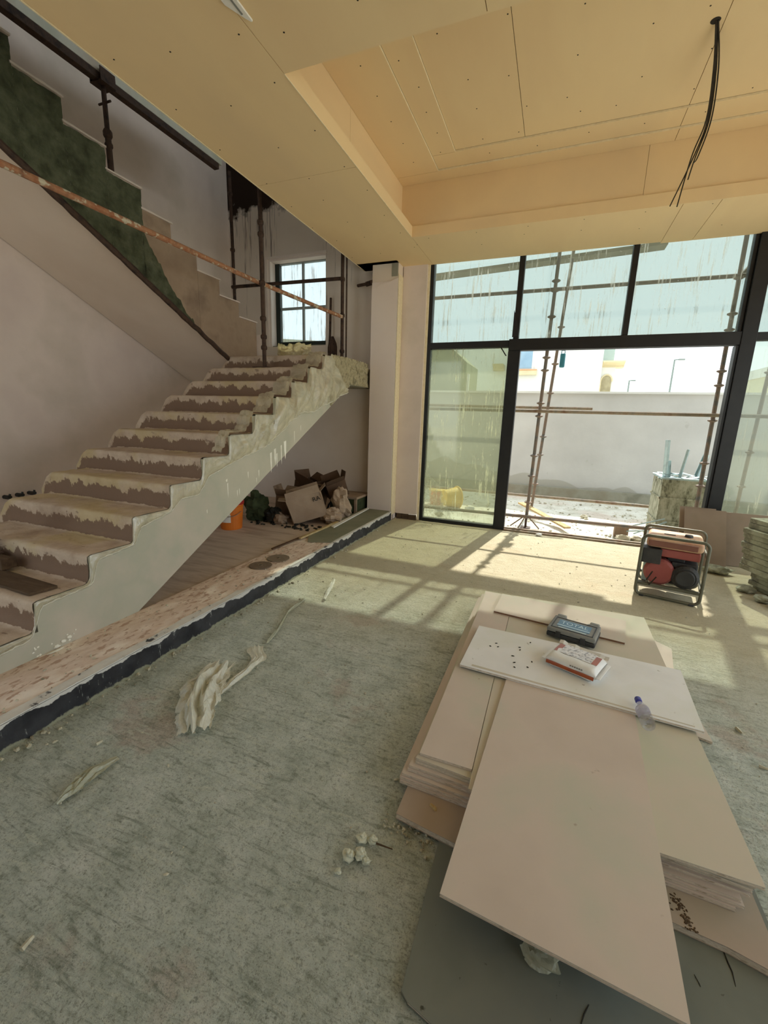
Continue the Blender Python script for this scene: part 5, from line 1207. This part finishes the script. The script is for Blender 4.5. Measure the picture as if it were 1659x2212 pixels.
o = B().obox((-0.045, 7.26, 0.075), (1.32, 0.11, 0.028), math.atan2(-1.07, 0.75), 0, 0.085).build('timber_plank', M_WOOD, bevel=0.003); tag(o, 'pale plank lying askew on the ground outside the doorway', 'plank')
# square bin with metal offcuts
bx0, by0 = 1.50, 7.05
t = thing('waste_bin', (1.86, 7.4, -0.05), 'mottled olive square bin of metal offcuts outside the doorway', 'bin')
def wallbox(b, x0, y0, x1, y1, z0, z1, th):
    b.box((x0, y0, z0), (x1, y0 + th, z1)); b.box((x0, y1 - th, z0), (x1, y1, z1)); b.box((x0, y0 + th, z0), (x0 + th, y1 - th, z1)); b.box((x1 - th, y0 + th, z0), (x1, y1 - th, z1)); b.box((x0, y0, z0), (x1, y1, z0 + 0.02))
b = B(); wallbox(b, 1.50, 7.05, 2.05, 7.65, -0.05, 0.80, 0.03); b.build('bin_body', M_BIN, t)
for z in (0.18, 0.52): 
    b = B(); b.box((1.49, 7.035, z), (2.06, 7.05, z + 0.025)); b.box((1.485, 7.035, z), (1.50, 7.65, z + 0.025)); b.build('batten', M_BIN, t)
b = B(); b.box((1.485, 7.035, 0.80), (2.065, 7.08, 0.825)); b.box((1.485, 7.08, 0.80), (1.53, 7.665, 0.825)); b.box((2.02, 7.08, 0.80), (2.065, 7.665, 0.825)); b.build('rim', M_STUD, t)
def stud(p, q, wdt, label, i):
    p = Vector(p); q = Vector(q); d = (q - p); L = d.length; M = Matrix.Translation(p) @ d.to_track_quat('Z', 'Y').to_matrix().to_4x4()
    b = B(); b.xf = M; b.box((-wdt / 2, 0, 0), (wdt / 2, 0.0025, L)); b.box((-wdt / 2, 0, 0), (-wdt / 2 + 0.0025, 0.03, L)); b.box((wdt / 2 - 0.0025, 0, 0), (wdt / 2, 0.03, L))
    o = b.build('metal_stud', M_STUD); tag(o, label, 'metal stud', 'metal studs in the bin outside')
stud((1.60, 7.25, 0.02), (1.50, 7.2, 1.34), 0.06, 'tall greenish metal stud at the left of the bin', 0)
stud((1.66, 7.2, 0.02), (1.57, 7.25, 1.05), 0.04, 'short metal stud beside the tall one in the bin', 1)
stud((1.68, 7.3, 0.05), (1.79, 7.2, 1.22), 0.022, 'thin dark metal rod upright in the middle of the bin', 2)
stud((1.78, 7.2, 0.05), (2.05, 7.35, 1.15), 0.075, 'wide metal stud leaning right in the bin', 3)
stud((1.85, 7.4, 0.05), (2.08, 7.4, 1.10), 0.05, 'metal stud leaning right behind the wide one', 4)
b = B(); rs = random.Random(3)
for i in range(26):
    a = rs.uniform(-0.6, 0.6); c2 = Vector((1.77 + rs.uniform(-0.18, 0.18), 7.35 + rs.uniform(-0.2, 0.2), 0.79 + rs.uniform(-0.02, 0.06)))
    b.obox(c2, (0.30, 0.035, 0.003), a, rs.uniform(-0.5, 0.5), rs.uniform(-0.25, 0.25))
o = stuff(b.build('metal_offcuts', M_STUD)); tag(o, 'tangle of short metal offcuts filling the bin outside', 'offcuts')
# tubs, rubble and pipes on the sand
t = thing('plastic_tub', (-1.62, 7.6, 0.05), 'yellow round plastic tub lying on its side outside', 'tub')
Mt = Matrix.Translation((-1.62, 7.62, 0.14)) @ Matrix.Rotation(0.7, 4, 'Z') @ Matrix.Rotation(math.pi / 2, 4, 'Y')
B().lathe([(0.0, -0.16), (0.14, -0.16), (0.19, 0.10), (0.205, 0.11), (0.205, 0.125), (0.185, 0.12), (0.135, -0.14), (0.0, -0.14)], 26, Mt).build('body', M_YELLOW, t)
b = B(); b.lathe([(0.208, 0.10), (0.212, 0.11), (0.208, 0.12)], 26, Mt); b.build('rim', M_YELLOW, t)
t = thing('plastic_tub', (-1.85, 7.75, -0.05), 'orange plastic tub standing behind the yellow one outside', 'tub')
B().lathe([(0.15, 0.0), (0.18, 0.26), (0.19, 0.27), (0.0, 0.255)], 22, Matrix.Translation((-1.92, 7.85, -0.045))).build('body', mat('faded_orange', [(206, 128, 84), (216, 142, 100)], 4, 0.6), t)
b = B(); b.lathe([(0.186, 0.255), (0.194, 0.265), (0.186, 0.275)], 22, Matrix.Translation((-1.92, 7.85, -0.045))); b.build('rim', M_YELLOW, t)
rs = random.Random(15)
for i, (x, y, s, lb) in enumerate(((-1.25, 7.5, 0.07, 'white stone beside the yellow tub outside'), (-1.65, 6.85, 0.06, 'pale broken stone just outside the left pane'), (1.05, 6.62, 0.07, 'grey block of stone outside by the generator'), (1.22, 6.65, 0.06, 'yellowish stone outside behind the generator'), (0.62, 7.9, 0.05, 'dark flat stone far out on the sand'), (-0.05, 6.12, 0.035, 'white crumb of plaster on the doorway track'))):
    o = B().blob((x, y, (-0.045 if y > 6.3 else 0.0) + s * 0.5), (s * 1.3, s, s * 0.6), 0.4, 10, i * 7).build('rubble_stone', M_OUTWALL_H if i in (0, 5) else M_PEBBLE); tag(o, lb, 'stone', 'stray stones around the doorway')
o = B().box((0.95, 6.75, -0.045), (1.13, 6.85, 0.12)).build('concrete_block', M_CARD, bevel=0.008); tag(o, 'small brown concrete block outside left of the generator', 'block')
b = B()
for p, q in (((1.15, 6.9, 0.10), (1.55, 6.8, 0.28)), ((1.2, 6.8, 0.02), (1.6, 6.9, 0.22)), ((1.1, 6.75, 0.06), (1.45, 6.7, 0.12))): b.tube(p, q, 0.010, 6)
o = b.build('bent_bars', M_STUD); tag(o, 'bent light metal bars piled at the foot of the bin outside', 'bars')
b = B(); rs = random.Random(9)
for i in range(500):
    x = rs.uniform(-1.8, 2.4); y = rs.uniform(6.45, 9.4); s = 0.006 + 0.018 * rs.random() ** 3
    b.blob((x, y, -0.04 + s * 0.2), (s * (1 + rs.random()), s, s * 0.6), 0.4, 5, i, rs.random() * 3)
o = stuff(b.build('sand_rubble', M_PEBBLE)); tag(o, 'small stones strewn on the bright sand outside', 'rubble')
